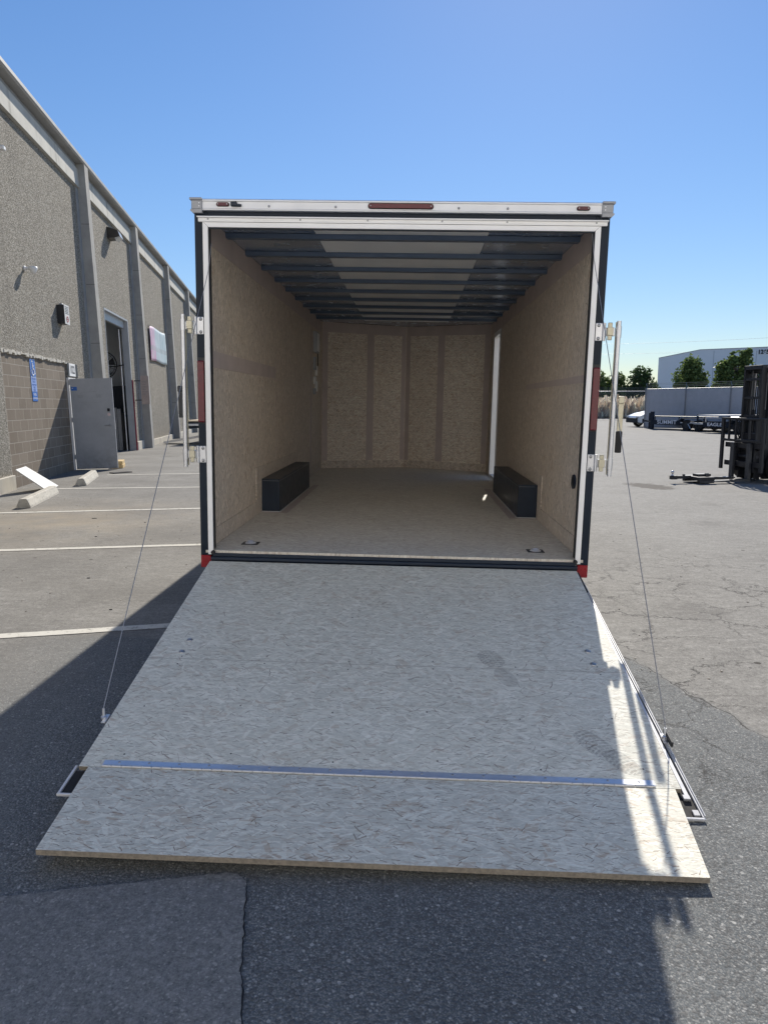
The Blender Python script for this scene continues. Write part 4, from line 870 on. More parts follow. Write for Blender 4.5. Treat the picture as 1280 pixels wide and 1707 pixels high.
# ---- by the wall: wheel stops, board, lumber, mat
M['stopc'] = concmat('wheel_stop_concrete', (0.48, 0.45, 0.38), (0.64, 0.60, 0.52), 0.3)
def scuffed(nm, base, dirt, zf):
    m = NT(nm); c = m.ramp(m.noise(9, 8, 0.75), [(0.3, tuple(x*0.72 for x in base)), (0.65, base)])
    x, y, z = m.sep(); st = m.noise(1.0, 6, 0.75, vec=m.map(scale=(5, 14, 30)))
    c = m.mix(m.math('MULTIPLY', m.math('MULTIPLY_ADD', st, 5.0, -2.7, clamp=True), zf), c, dirt)
    m.col(c); m.bump(m.noise(30, 6, 0.8), 0.5, 0.006); return m.set(0.85, 0, 0.2)
M['stopc'] = scuffed('wheel_stop_concrete', (0.58, 0.55, 0.48), (0.10, 0.10, 0.095), 0.75)
def wheel_stop(a, b, label):
    a = Vector(a); b = Vector(b); L = (b-a).length; ang = math.atan2((b-a).y, (b-a).x)
    mb = MB(); prof = [(-0.10, 0), (-0.095, 0.03), (-0.055, 0.125), (-0.04, 0.135), (0.04, 0.135), (0.055, 0.125), (0.095, 0.03), (0.10, 0)]
    mb.prism(prof, -L/2, L/2, 'x')
    bmesh.ops.bevel(mb.bm, geom=[e for e in mb.bm.edges if e.calc_length() < 0.2], offset=0.006, segments=1, affect='EDGES')
    o = mb.build('wheel_stop', 'stopc'); o.location = ((a.x+b.x)/2, (a.y+b.y)/2, 0.002); o.rotation_euler = (0, 0, ang)
    tag(o, label, 'wheel stop', 'concrete wheel stops along the wall'); return o
wheel_stop((-5.55, 5.48), (-5.98, 7.20), 'concrete wheel stop nearest the camera, just in front of the white slanted board')
wheel_stop((-6.03, 8.35), (-6.55, 10.05), 'concrete wheel stop at the foot of the open grey door')
# leaning board
bm1 = MB(); p0, p1_, p2_, p3_ = Vector((-6.54, 7.10, 0.42)), Vector((-6.65, 7.62, 0.43)), Vector((-6.42, 8.28, 0.01)), Vector((-6.24, 7.52, 0.01))
nrm = (p1_-p0).cross(p3_-p0).normalized()*0.015
a = [bm1.bm.verts.new(p) for p in (p0, p1_, p2_, p3_)]; b = [bm1.bm.verts.new(p+nrm) for p in (p0, p1_, p2_, p3_)]
bm1.bm.faces.new(a); bm1.bm.faces.new(b)
for i in range(4): bm1.bm.faces.new((a[i], a[(i+1) % 4], b[(i+1) % 4], b[i]))
lb = empty('leaning_board', (-6.5, 7.6, 0.0), 0, 'white rectangular board leaning low against the block wall', 'board')
o = bm1.build('board', paint('chalky_white_board', (0.66, 0.66, 0.64), 0.7, 0, 0.12, 9), lb); o.matrix_parent_inverse = Matrix.Translation((6.5, -7.6, 0))
M['pine'] = paint('pine_lumber', (0.58, 0.42, 0.20), 0.7, 0, 0.12, 9)
mb = MB(); mb.box((-0.19, -0.14, 0.0), (0.05, 0.14, 0.06), 0.003); mb.box((-0.17, -0.12, 0.061), (0.04, 0.13, 0.12), 0.003)
mt = Matrix.Translation((0, 0, 0)); bl = mb.build('lumber_blocks', 'pine'); bl.location = at(203, 771, 16.9); bl.location.z = 0.0; bl.scale = (1.0, 2.2, 1.4); bl.rotation_euler = (0.0, 0, 0.3)
tag(bl, 'yellow pine lumber offcuts on the asphalt beside the open door', 'lumber')
mt = MB().box((-0.20, -0.10, 0), (0.24, 0.10, 0.018), 0.004).build('door_mat', M['rubber']); mt.location = (-6.32, 10.87, 0.001); mt.rotation_euler = (0, 0, 0.9)
tag(mt, 'thin black rubber mat lying by the foot of the open grey door', 'mat')
sb = empty('post_base', (-6.62, 6.35, 0), 0.2, 'small galvanised post base on the ground at the left edge', 'bracket')
MB().box((-0.12, -0.05, 0.09), (0.10, 0.05, 0.17), 0.004).build('channel', M['zinc'], sb); MB().box((-0.10, -0.06, 0), (-0.02, 0.06, 0.089), 0.003).build('foot', M['zinc'], sb); MB().box((0.02, -0.06, 0), (0.08, 0.06, 0.089), 0.003).build('foot', M['zinc'], sb)

# ================================================================== FLATBED TRAILER behind, left
M['deckwood'] = paint('pale_deck_wood', (0.55, 0.45, 0.31), 0.7, 0, 0.15, 6)
fbx = empty('flatbed_trailer', (-8.35, 21.8, 0), 0.0, 'low flatbed trailer with pale wood deck parked behind the cargo trailer on the left', 'trailer')
MB().box((0.0, 0.0, 0.84), (2.5, 6.0, 0.90), 0.004).build('deck', M['deckwood'], fbx)
mb = MB(); mb.box((-0.02, -0.05, 0.62), (2.52, -0.001, 0.84)); mb.box((0.1, 0.0, 0.6), (0.22, 6.0, 0.839)); mb.box((2.3, 0.0, 0.6), (2.42, 6.0, 0.839)); mb.build('frame', M['black'], fbx)
MB().box((0.12, -0.09, 0.70), (2.45, -0.052, 0.78), 0.004).build('bumper_rail', M['alu'], fbx)
mb = MB(); mb.prism([(-0.9, 0.02), (-0.9, 0.10), (0.5, 0.34), (0.55, 0.26)], 0.3, 1.0, 'y'); mb.build('fold_ramp', M['zinc'], fbx)
for x in (0.45, 2.05):
    for y in (2.4, 3.2):
        w = MB().lathe([(0.18, -0.1), (0.32, -0.1), (0.36, -0.05), (0.36, 0.05), (0.32, 0.1), (0.18, 0.1)], 24, (x, y, 0.36), 'x').build('wheel', M['rubber'], fbx)
        MB().lathe([(0.18, -0.09), (0.05, -0.05), (0.05, 0.05), (0.18, 0.09)], 16, (x, y, 0.36), 'x').build('rim', M['alu'], w)
mb = MB()
for k in range(14): mb.tube([(1.35+0.012*(k % 2), -0.12, 0.62-k*0.045), (1.35+0.012*((k+1) % 2), -0.12, 0.575-k*0.045)], 0.014, 6)
mb.build('safety_chain', M['zinc'], fbx); MB().tube([(0.9, -0.05, 0.55), (0.95, -0.35, 0.45), (1.6, -0.3, 0.44)], 0.05, 8).build('coupler', M['cap'], fbx)
# chain-link gate beyond with barbed wire, and a ribbed white shed
M['linkm'] = paint('fence_wire', (0.25, 0.26, 0.28), 0.5, 0.6, 0.1, 10); M['slat'] = paint('grey_slats', (0.42, 0.43, 0.46), 0.55, 0, 0.08, 3)
def chainlink(name, a, b, z0, z1, label, pitch=0.12, posts=3.0, barb=True, wire=0.003, slats=False, cat='fence', group=None):
    a = Vector(a); b = Vector(b); L = (b-a).length; root = empty(name, (a.x, a.y, 0), math.atan2((b-a).y, (b-a).x), label, cat, group)
    n = int(L/pitch); H = z1-z0; mb = MB()
    def strip(x0, zz0, x1, zz1, w):
        d = Vector((x1-x0, zz1-zz0)).normalized()*w; mb.quad((x0-d.y, 0, zz0+d.x), (x0+d.y, 0, zz0-d.x), (x1+d.y, 0, zz1-d.x), (x1-d.y, 0, zz1+d.x))
    for i in range(-int(H/pitch), n+1):
        for s in (1, -1):
            x0 = i*pitch; x1 = x0+H
            if s < 0: x0, x1 = x1, x0
            za, zb2 = z0, z1; X0, X1 = x0, x1
            if s > 0:
                if X0 < 0: za = z0+(0-X0); X0 = 0
                if X1 > L: zb2 = z1-(X1-L); X1 = L
            else:
                if X1 < 0: zb2 = z1-(0-X1); X1 = 0
                if X0 > L: za = z0+(X0-L); X0 = L
            if zb2-za > 0.01: strip(X0, za, X1, zb2, wire)
    mb.build('mesh', M['linkm'], root)
    k = max(1, round(L/posts))
    for i in range(k+1):
        p = MB().tube([(L*i/k, -0.06, -0.1), (L*i/k, -0.06, z1+0.06)], 0.035, 8)
        if barb: p.tube([(L*i/k, 0.05, z1+0.05), (L*i/k-0.18, 0.16, z1+0.34)], 0.015, 6)
        p.build('post', M['linkm'], root)
    MB().tube([(0, 0.045, z1), (L, 0.045, z1)], 0.022, 8).build('top_rail', M['linkm' if slats else 'zinc'], root)
    if barb:
        for t in (0.3, 0.65, 1.0): MB().tube([(-0.18*t, 0.05+0.11*t, z1+0.05+0.29*t), (L-0.18*t, 0.05+0.11*t, z1+0.05+0.29*t)], 0.006, 4).build('barbed_wire', M['linkm'], root)
    if slats:
        sm = MB(); w = 0.085; k2 = int(L/w)
        for i in range(k2): sm.box((i*w+0.006, -0.012, z0+0.02), (i*w+w-0.006, 0.012, z1-0.03+0.02*((i*7) % 3)/3))
        o = sm.build('privacy_slats', M['slat'], root)
    return root
chainlink('yard_gate', (-9.2, 31.5), (-4.2, 31.5), 0.1, 2.1, 'chain link gate with barbed wire seen past the left side of the cargo trailer', 0.14, 2.5, True, 0.006, False, 'gate')
M['shed'] = paint('white_ribbed_metal', (0.62, 0.64, 0.66), 0.5, 0, 0.05, 1)
sh = empty('ribbed_shed', (-16, 52, 0), 0, 'white ribbed metal shed in the distance at the left of the cargo trailer', 'shed')
mb = MB()
for k in range(40): mb.box((0, 0, 0.12*k), (13.0, 6, 0.12*k+0.09), 0.0)
mb.box((0.02, 0.02, 0), (12.98, 5.98, 4.9)); mb.build('wall', M['shed'], sh); MB().prism([(-0.2, 4.9), (6.5, 5.5), (13.2, 4.9)], -0.2, 6.2, 'y').build('roof', M['cap'], sh)

# ================================================================== RIGHT BACKGROUND
def P(px, py, Y): return at(px, py, Y)
# slatted privacy fence
fa_, fb_ = P(1075, 700, 45.7), P(1300, 700, 38.3)
chainlink('slatted_fence', (fa_.x, fa_.y), (fb_.x, fb_.y), 0.05, 2.40, 'chain link fence filled with grey privacy slats behind the small trailers', 0.16, 3.1, True, 0.006, True)
# return side of the fence (dark edge at its left end)
fc = P(1000, 700, 70); fd = P(1078, 700, 68)
chainlink('chain_link_fence', (fc.x-9, fc.y), (fd.x+0.3, fd.y), 0.1, 2.65, 'open chain link fence with bright top rail in front of dry reeds', 0.22, 3.4, True, 0.006, False)
def leafmat(nm, c0, c1):
    m = NT(nm); gi = m.n('ShaderNodeNewGeometry'); c = m.ramp(gi.outputs['Random Per Island'], [(0.0, c0), (0.6, c1), (1.0, tuple(min(1, x*1.5) for x in c1))]); m.col(c)
    m.set(0.55, 0, 0.35)
    tr = m.n('ShaderNodeBsdfTranslucent'); m.l(c, tr.inputs[0]); mx = m.n('ShaderNodeMixShader'); mx.inputs[0].default_value = 0.35
    out = m.t.nodes['Material Output']; m.l(m.b.outputs[0], mx.inputs[1]); m.l(tr.outputs[0], mx.inputs[2]); m.l(mx.outputs[0], out.inputs[0]); return m.m
# dry reed bank
M['reed'] = leafmat('dry_reed', (0.42, 0.32, 0.23), (0.78, 0.66, 0.52))
random.seed(11); mb = MB()
y0 = P(1000, 690, 74).y; xa = P(950, 690, 74).x; xb_ = P(1120, 690, 74).x
for k in range(5200):
    x = random.uniform(xa, xb_); y = y0 + random.uniform(0, 5); h = random.uniform(0.7, 2.35) + 0.25*noise.noise(Vector((x*0.6, y*0.6, 0)))
    a = random.uniform(0, PI); w = random.uniform(0.05, 0.14); dx, dy = math.cos(a)*w, math.sin(a)*w; lx, ly = random.uniform(-.3, .3), random.uniform(-.3, .3)
    z0_ = random.uniform(0, 0.6)*h
    mb.quad((x-dx, y-dy, z0_), (x+dx, y+dy, z0_), (x+dx*0.6+lx, y+dy*0.6+ly, z0_+h*0.45), (x-dx*0.6+lx, y-dy*0.6+ly, z0_+h*0.42))
reeds = mb.build('dry_reeds', 'reed', recalc=False); tag(reeds, 'bank of dry tan reeds behind the chain link fence', 'reeds', None, 'stuff')
mb = MB(); mb.box((xa, y0+4.8, 0), (xb_, y0+6.5, 2.1), 0.3)
tag(mb.build('earth_bank', paint('earth', (0.20, 0.155, 0.11), 0.95, 0, 0.3, 2)), kind='structure')
# trees
M['leafg'] = leafmat('leaf_green', (0.05, 0.085, 0.025), (0.15, 0.20, 0.065)); M['leafd'] = leafmat('leaf_dark', (0.03, 0.055, 0.02), (0.06, 0.10, 0.035))
M['bark'] = paint('bark', (0.16, 0.13, 0.10), 0.9, 0, 0.3, 12)
def tree(pos, H, Wd, lobes, leaf, label, nleaf=5200, size=0.13, base=0.16, seed=1):
    random.seed(seed); root = empty('tree', (pos[0], pos[1], 0), 0, label, 'tree', 'trees in front of the far warehouse')
    mb = MB(); hub = H*0.5
    mb.tube([(0, 0, -0.1), (0.03, 0.02, H*0.12), (0.0, 0.05, hub), (0.02, 0.0, H*0.86)], [Wd*0.045, Wd*0.036, Wd*0.025, 0.02], 9)
    for lx, ly, lz, r in lobes:
        mb.tube([(0, 0, H*0.16+0.3*lz), (lx*0.5, ly*0.5, (lz+H*0.15)*0.7), (lx, ly, lz)], [Wd*0.022, Wd*0.014, 0.012], 6)
    mb.build('trunk', 'bark', root)
    cr = MB(); tot = sum(r**2 for *_, r in lobes)
    for lx, ly, lz, r in lobes:
        for k in range(int(nleaf*r*r/tot)):
            d = Vector((random.gauss(0, 1), random.gauss(0, 1), random.gauss(0, 1))).normalized()
            rr = r*(random.random()**0.42)*(1.0+0.38*noise.noise(d*2.6+Vector((lx, ly, lz))*1.3))
            c = Vector((lx, ly, lz)) + Vector((d.x*rr, d.y*rr, d.z*rr*1.08))
            if noise.noise(c*1.5+Vector((seed, 0, 0))) < -0.24: continue
            s = size*random.uniform(0.6, 1.5); u = Vector((random.gauss(0, 1), random.gauss(0, 1), random.gauss(0, 0.7))).normalized(); v = u.cross(Vector((random.random(), random.random(), random.random()))).normalized()
            pts = [c-u*s, c+v*s*0.6, c+u*s, c-v*s*0.6]
            cr.bm.faces.new([cr.bm.verts.new(p) for p in pts])
    cr.build('crown', leaf, root, recalc=False); return root
p = P(1146, 700, 74); tree((p.x, p.y), 6.4, 3.8, [(0, 0, 2.9, 1.5), (-0.7, 0.2, 2.3, 1.15), (0.8, 0, 2.4, 1.15), (0.1, 0.2, 4.4, 1.35), (-0.65, 0, 3.9, 1.15), (0.7, -0.1, 3.8, 1.15), (0.1, 0, 5.3, 0.9), (1.35, 0, 1.7, 0.55)], 'leafg', 'rounded green tree left of the two in front of the far grey warehouse', 9500, 0.13, seed=2)
p = P(1221, 700, 74); tree((p.x, p.y), 7.2, 4.6, [(-0.9, 0, 3.3, 1.35), (0.9, 0, 3.3, 1.35), (0, 0, 2.5, 1.5), (-1.0, 0, 4.8, 1.1), (-0.4, 0, 5.5, 0.8), (0.15, 0, 5.0, 0.9), (0.35, 0, 6.2, 0.55), (0.9, 0, 5.7, 0.75), (1.1, 0, 6.6, 0.38), (1.6, 0, 4.4, 0.85), (2.0, 0, 3.6, 0.55), (-1.6, 0, 3.6, 0.7), (-0.35, 0, 6.3, 0.35), (-1.6, 0, 2.3, 0.6)], 'leafg', 'tall green tree with several pointed tops behind the forklift mast', 12000, 0.14, seed=4)
p = P(1064, 700, 92); tree((p.x, p.y), 6.4, 5.2, [(0, 0, 3.4, 1.9), (-1.3, 0, 2.7, 1.4), (1.4, 0, 2.7, 1.5), (-0.3, 0, 4.9, 1.1), (0.6, 0, 5.1, 0.9), (2.3, 0, 2.2, 1.0), (0, 0, 2.0, 1.8)], 'leafd', 'dark bushy tree just left of the far grey warehouse', 5500, 0.17, seed=6)
p = P(1012, 700, 92); tree((p.x, p.y), 5.9, 5.0, [(-0.6, 0, 2.9, 1.4), (0.9, 0, 3.0, 1.4), (-0.9, 0, 4.3, 0.9), (1.1, 0, 4.4, 1.0), (0.1, 0, 3.6, 1.0), (1.8, 0, 2.5, 1.2), (-1.8, 0, 2.6, 1.2), (-1.0, 0, 5.1, 0.4)], 'leafg', 'green tree seen between the cargo trailer and its right lock bar', 5500, 0.16, seed=8)
p = P(1232, 700, 60)
# far warehouse
M['farwall'] = paint('pale_tilt_up_wall', (0.78, 0.785, 0.80), 0.6, 0, 0.03, 0.3)
fcor = P(1092, 700, 118); frz = math.radians(-20.5); fdx = Vector((math.cos(frz), math.sin(frz), 0)); fdn = Vector((-fdx.y, fdx.x, 0))
fw = empty('distribution_warehouse', (fcor.x, fcor.y, 0), frz, 'large pale grey distribution warehouse numbered 1265 beyond the fence', 'building')
def facade(px, py):      # local (along, height) of the facade point seen at a photo pixel
    d = at(px, py, 10) - CAM_C; t = (Vector((fcor.x, fcor.y, 0)) - CAM_C).dot(fdn)/d.dot(fdn); q = CAM_C + d*t
    return ((q - fcor).dot(fdx), q.z)
prof = [(0, 0), (0, facade(1093, 597)[1]), facade(1167, 583), facade(1280, 578.5)]
prof += [(prof[-1][0]+12, prof[-1][1]+0.25), (prof[-1][0]+30, prof[-1][1]+0.4), (prof[-1][0]+30, 0)]
MB().prism(prof, 0, 60, 'y').build('wall', M['farwall'], fw)
mb = MB()
for a_, b_ in zip(prof[1:5], prof[2:6]): mb.prism([(a_[0], a_[1]+0.001), (b_[0], b_[1]+0.001), (b_[0], b_[1]+0.09), (a_[0], a_[1]+0.09)], -0.05, 60, 'y')
mb.build('parapet_cap', M['cap'], fw)
for pxx in (1261, 1190, 1330): xx, zz = facade(pxx, 582); MB().box((xx, -0.03, 0), (xx+0.05, -0.001, zz-0.2)).build('panel_joint', M['cap'], fw)
lx_, lz_ = facade(1272.5, 586.5)
nl = text_obj('number_lettering', '1265', 0.85, 'lettk', fw, Matrix.Translation((lx_, -0.05, lz_)) @ Matrix.Rotation(PI/2, 4, 'X'), 'CENTER', 0.9, 0.02, 0.035)
# distant poles and wires
for k, (px, Y) in enumerate(((1420, 150), (760, 175))):
    q = P(px, 700, Y); ut = empty('utility_pole', (q.x, q.y, 0), 0, ['distant wooden utility pole beyond the right edge of the yard', 'distant wooden utility pole standing behind the cargo trailer'][k], 'utility pole')
    MB().tube([(0, 0, 0), (0, 0, 16.6)], [0.18, 0.11], 8).build('pole', M['bark'], ut); MB().box((-1.3, -0.06, 15.6), (1.3, 0.06, 15.75)).build('crossarm', M['bark'], ut)
qa, qb = P(1420, 700, 150), P(760, 700, 175)
for z, lab in ((15.8, 'upper faint power line across the low sky at right'), (13.6, 'lower faint power line across the low sky at right')):
    pts = [qa.lerp(qb, i/16) for i in range(17)]; pts = [(q.x, q.y, z - 1.2*(1-(2*i/16-1)**2)) for i, q in enumerate(pts)]
    tag(MB().tube(pts, 0.02, 5).build('power_line', M['steelwire']), lab, 'power line')
# parked car behind the end of the fence
def carpaint():
    m = NT('white_car_paint'); m.b.inputs['Base Color'].default_value = (0.75, 0.76, 0.76, 1); m.b.inputs['Coat Weight'].default_value = 0.6; m.bump(m.noise(2, 1), 0.02, 0.01); return m.set(0.3, 0, 0.5)
M['carpaint'] = carpaint(); M['glass'] = paint('dark_glass', (0.02, 0.025, 0.03), 0.08, 0, 0.1, 2)
cp = P(1052, 709, 47.5); car = empty('parked_car', (cp.x, cp.y, 0), math.radians(8), 'white car with dark bumper poking out past the left end of the slatted fence', 'car')
prof = [(0.02, 0.32), (0.0, 0.55), (0.10, 0.72), (0.55, 0.90), (1.15, 1.02), (1.85, 1.42), (2.6, 1.50), (3.5, 1.44), (4.3, 1.05), (4.65, 0.98), (4.72, 0.5), (4.65, 0.3), (3.95, 0.25), (0.6, 0.25)]
mb = MB(); W2 = 0.9; rings = []
for yy, sc in ((-0.9, 0.93), (-0.86, 0.985), (-0.6, 1.0), (0.6, 1.0), (0.86, 0.985), (0.9, 0.93)):
    rings.append([mb.bm.verts.new((2.36+(x-2.36)*(0.985 if abs(yy) > .8 else 1), yy*(1 - max(0, z-0.95)*0.30), 0.25+(z-0.25)*sc)) for x, z in prof])
for A, B in zip(rings, rings[1:]):
    for i in range(len(prof)): mb.bm.faces.new((A[i], A[(i+1) % len(prof)], B[(i+1) % len(prof)], B[i]))
mb.bm.faces.new(rings[0]); mb.bm.faces.new(rings[-1]); mb.build('body', 'carpaint', car, smooth=False)
mb = MB(); mb.prism([(1.25, 1.06), (1.88, 1.39), (2.6, 1.455), (3.4, 1.40), (4.05, 1.08)], -0.893, -0.86, 'y'); mb.prism([(1.25, 1.06), (1.88, 1.39), (2.6, 1.455), (3.4, 1.40), (4.05, 1.08)], 0.86, 0.893, 'y'); mb.build('side_window', 'glass', car)
mb = MB(); mb.box((-0.03, -0.80, 0.28), (0.14, 0.80, 0.60), 0.03); mb.build('front_bumper', 'rubber', car)
for s in (-1, 1): MB().box((0.02, s*0.55, 0.60), (0.20, s*0.84, 0.72), 0.02).build('headlight', M['glasswhite'], car)
mb = MB(); mb.box((0.3, -0.905, 0.26), (4.4, -0.895, 0.55)); mb.build('lower_sill', 'rubber', car)
for x in (0.85, 3.75):
    for s in (-1, 1):
        w = MB().lathe([(0.2, -0.1), (0.30, -0.11), (0.33, -0.08), (0.33, 0.08), (0.30, 0.11), (0.2, 0.1)], 24, (x, s*0.82, 0.33), 'y').build('wheel', M['rubber'], car)
        MB().lathe([(0.2, -0.12), (0.05, -0.10), (0.05, 0.10), (0.2, 0.12)], 14, (x, s*0.82, 0.33), 'y').build('rim', M['alu'], w)
# small utility trailers in front of the slatted fence
def utility(px, Y, L, rz, label, word, wsize, wx, deckm, tongue=-1, lx=None):
    q = P(px, 712, Y); r = empty('utility_trailer', (q.x, q.y, 0), rz, label, 'trailer', 'black utility trailers parked along the slatted fence')
    MB().box((0, -0.05, 0.30), (L, 0.0, 0.56), 0.004).build('side_board', M['black'], r)
    mb = MB(); mb.box((0, 0.001, 0.42), (L, 2.0, 0.50)); mb.box((0, 2.001, 0.30), (L, 2.05, 0.56)); mb.build('deck', M['darkm'], r)
    mb = MB(); mb.tube([(0.15, -0.03, 0.78), (L-0.1, -0.03, 0.78)], 0.028, 8)
    for k in range(4): x = 0.15+(L-0.25)*k/3; mb.box((x-0.025, -0.05, 0.561), (x+0.025, -0.01, 0.77))
    mb.build('side_rail', M[deckm], r)
    mb = MB(); mb.tube([(0.15, 2.03, 0.78), (L-0.1, 2.03, 0.78)], 0.028, 8); mb.build('side_rail', M[deckm], r)
    xw = L*0.55
    for k in (-0.38, 0.38):
        for s, yy in ((-1, -0.18), (1, 2.22)):
            w = MB().lathe([(0.16, -0.09), (0.27, -0.1), (0.31, -0.06), (0.31, 0.06), (0.27, 0.1), (0.16, 0.09)], 22, (xw+k, yy, 0.31), 'y').build('wheel', M['rubber'], r)
            MB().lathe([(0.16, -0.105), (0.04, -0.07), (0.04, 0.07), (0.16, 0.105)], 14, (xw+k, yy, 0.31), 'y').build('rim', M['darkm'], w)
    mb = MB(); mb.prism([(xw-0.85, 0.50), (xw-0.72, 0.70), (xw+0.72, 0.70), (xw+0.85, 0.50), (xw+0.78, 0.50), (xw+0.68, 0.66), (xw-0.68, 0.66), (xw-0.78, 0.50)], -0.32, -0.051, 'y'); mb.build('fender', M['black'], r)
    mb = MB(); x0 = 0 if tongue < 0 else L; t = tongue
    mb.prism([(x0, 0.35), (x0+t*1.35, 0.96), (x0+t*1.35, 1.04), (x0, 1.65), (x0, 1.52), (x0+t*1.15, 1.0), (x0, 0.48)], 0.40, 0.49); mb.box((x0+t*1.30, 0.95, 0.42), (x0+t*1.55, 1.05, 0.52), 0.01); mb.build('tongue', M['cap' if tongue > 0 or word != 'SUMMIT' else 'black'], r)
    mb = MB(); mb.box((x0+t*1.05, 0.93, 0.02), (x0+t*1.12, 1.0, 0.95), 0.004); mb.box((x0+t*1.0, 0.88, 0.0), (x0+t*1.16, 1.05, 0.02)); mb.build('jack', M['black'], r)
    lx = wx; o = text_obj('lettering', word, wsize, 'lettw', r, Matrix.Translation((lx, -0.052, 0.44)) @ Matrix.Rotation(PI/2, 4, 'X'), 'LEFT', 1.25, 0.001, 0.004)
    mb = MB(); mb.box((lx+1.6, -0.055, 0.42), (lx+1.85, -0.051, 0.47)); mb.build('white_reflector', M['lettw'], r)
    mb = MB(); mb.box((lx+1.851, -0.055, 0.42), (lx+2.25, -0.051, 0.47)); mb.build('red_reflector', M['redtape'], r)
    return r
fdir = math.atan2((fb_-fa_).y, (fb_-fa_).x)
u1_ = utility(1088, 42.8, 5.2, fdir, 'black utility trailer lettered SUMMIT parked at the left end of the slatted fence', 'SUMMIT', 0.30, 0.32, 'darkm', -1)
MB().box((-0.18, -0.06, 0.02), (0.0, 0.10, 1.05), 0.01).build('corner_post', M['black'], u1_)
u2_ = utility(1172, 38.0, 4.6, fdir, 'black utility trailer with pale rail, right of the one lettered SUMMIT', 'EAGLE', 0.24, 0.25, 'zinc', -1)
mb = MB(); mb.prism([(-0.4, 0.92), (4.2, 0.98), (4.6, 0.86), (4.2, 0.94), (-0.4, 0.88)], 0.0, 1.9, 'y'); mb.build('tilt_deck', M['alu'], u2_)
MB().tube([(-1.5, 1.0, 0.44), (-1.7, 1.0, 0.40), (-1.45, 0.9, 0.15)], 0.02, 6).build('safety_chain', M['zinc'], u2_)

# ================================================================== FORKLIFT (local: forks along -x)
M['flblack'] = paint('forklift_black', (0.018, 0.020, 0.026), 0.45, 0.1, 0.25, 6, 0.1); M['flgrey'] = paint('worn_steel', (0.075, 0.08, 0.09), 0.4, 0.5, 0.25, 8)
M['flgreen'] = paint('dark_body_paint', (0.035, 0.04, 0.045), 0.4, 0, 0.15, 3)
fq = P(1252, 800, 14.2); fl = empty('forklift', (fq.x, fq.y, 0), math.radians(14), 'black forklift at the right edge with its mast up and forks on the ground', 'forklift')
def fpart(mb, nm, mt='flblack', par=None): return mb.build(nm, M[mt], par or fl)
for s in (-1, 1):
    mb = MB(); yy = s*0.30
    mb.box((-0.02, yy-0.035, 0.08), (0.12, yy-0.025, 2.20)); mb.box((-0.02, yy+0.0, 0.08), (-0.005, yy+0.035, 2.20)); mb.box((0.105, yy+0.0, 0.08), (0.12, yy+0.035, 2.20)); mb.box((-0.02, yy-0.0249, 0.08), (0.12, yy-0.0005, 2.20))
    fpart(mb, 'outer_mast_channel')
    mb = MB(); yi = s*0.235; mb.box((-0.14, yi-0.02, 0.06), (-0.03, yi+0.02, 2.24), 0.004); fpart(mb, 'inner_mast_channel')
    fpart(MB().tube([(0.06, s*0.16, 0.1), (0.06, s*0.16, 1.4)], 0.035, 12), 'lift_cylinder', 'flgrey'); fpart(MB().tube([(0.06, s*0.16, 1.4), (0.06, s*0.16, 2.12)], 0.020, 10), 'cylinder_rod', 'zinc')
    fpart(MB().tube([(-0.06, s*0.10, 0.5), (-0.06, s*0.10, 2.15)], 0.012, 6), 'lift_chain', 'flgrey')
    fpart(MB().tube([(0.13, s*0.34, 0.62), (0.62, s*0.34, 0.78)], 0.035, 10), 'tilt_cylinder', 'flgrey')
mb = MB(); mb.box((-0.02, -0.35, 2.10), (0.12, 0.35, 2.20), 0.01); mb.box((0.12, -0.33, 1.15), (0.15, 0.33, 1.28)); mb.box((-0.14, -0.25, 2.16), (-0.03, 0.25, 2.24), 0.006); mb.box((0.121, -0.33, 0.25), (0.15, 0.33, 0.42)); fpart(mb, 'mast_crossbar')
# hoses as thin tubes
for k in range(4): fpart(MB().tube([(-0.02-k*0.01, -0.08+k*0.05, 0.5), (-0.01, -0.08+k*0.05, 1.3), (0.02, -0.08+k*0.05, 2.15)], 0.010, 6), 'hose', 'rubber')
# carriage + load backrest
mb = MB(); mb.box((-0.24, -0.52, 0.30), (-0.17, 0.52, 0.40), 0.005); mb.box((-0.24, -0.52, 0.66), (-0.17, 0.52, 0.76), 0.005)
for s in (-0.25, 0.25): mb.box((-0.22, s-0.04, 0.2), (-0.145, s+0.04, 0.85), 0.004)
car_ = fpart(mb, 'carriage')
mb = MB(); mb.box((-0.30, -0.60, 0.22), (-0.25, -0.53, 1.20), 0.005); mb.box((-0.30, 0.53, 0.22), (-0.25, 0.60, 1.20), 0.005); mb.box((-0.305, -0.60, 1.201), (-0.245, 0.60, 1.245), 0.005); mb.box((-0.30, -0.53, 0.78), (-0.25, 0.53, 0.83), 0.004)
for k in range(5): mb.box((-0.29, -0.40+k*0.19, 0.831), (-0.26, -0.365+k*0.19, 1.20))
fpart(mb, 'load_backrest')
for s in (-0.22, 0.24):
    mb = MB(); mb.box((-0.30, s-0.05, 0.045), (-0.245, s+0.05, 0.76), 0.004); mb.prism([(-0.245, 0.035), (-1.32, 0.035), (-1.32, 0.045), (-0.3, 0.085), (-0.245, 0.085)], s-0.05, s+0.05, 'y'); fpart(mb, 'fork', 'flgrey')
mb = MB(); mb.box((-0.17, -0.44, 0.28), (-0.12, 0.44, 0.36), 0.004); mb.box((-0.17, -0.44, 0.62), (-0.12, 0.44, 0.70), 0.004); mb.box((-0.13, -0.20, 0.30), (-0.08, 0.20, 0.92), 0.006); fpart(mb, 'side_shifter')
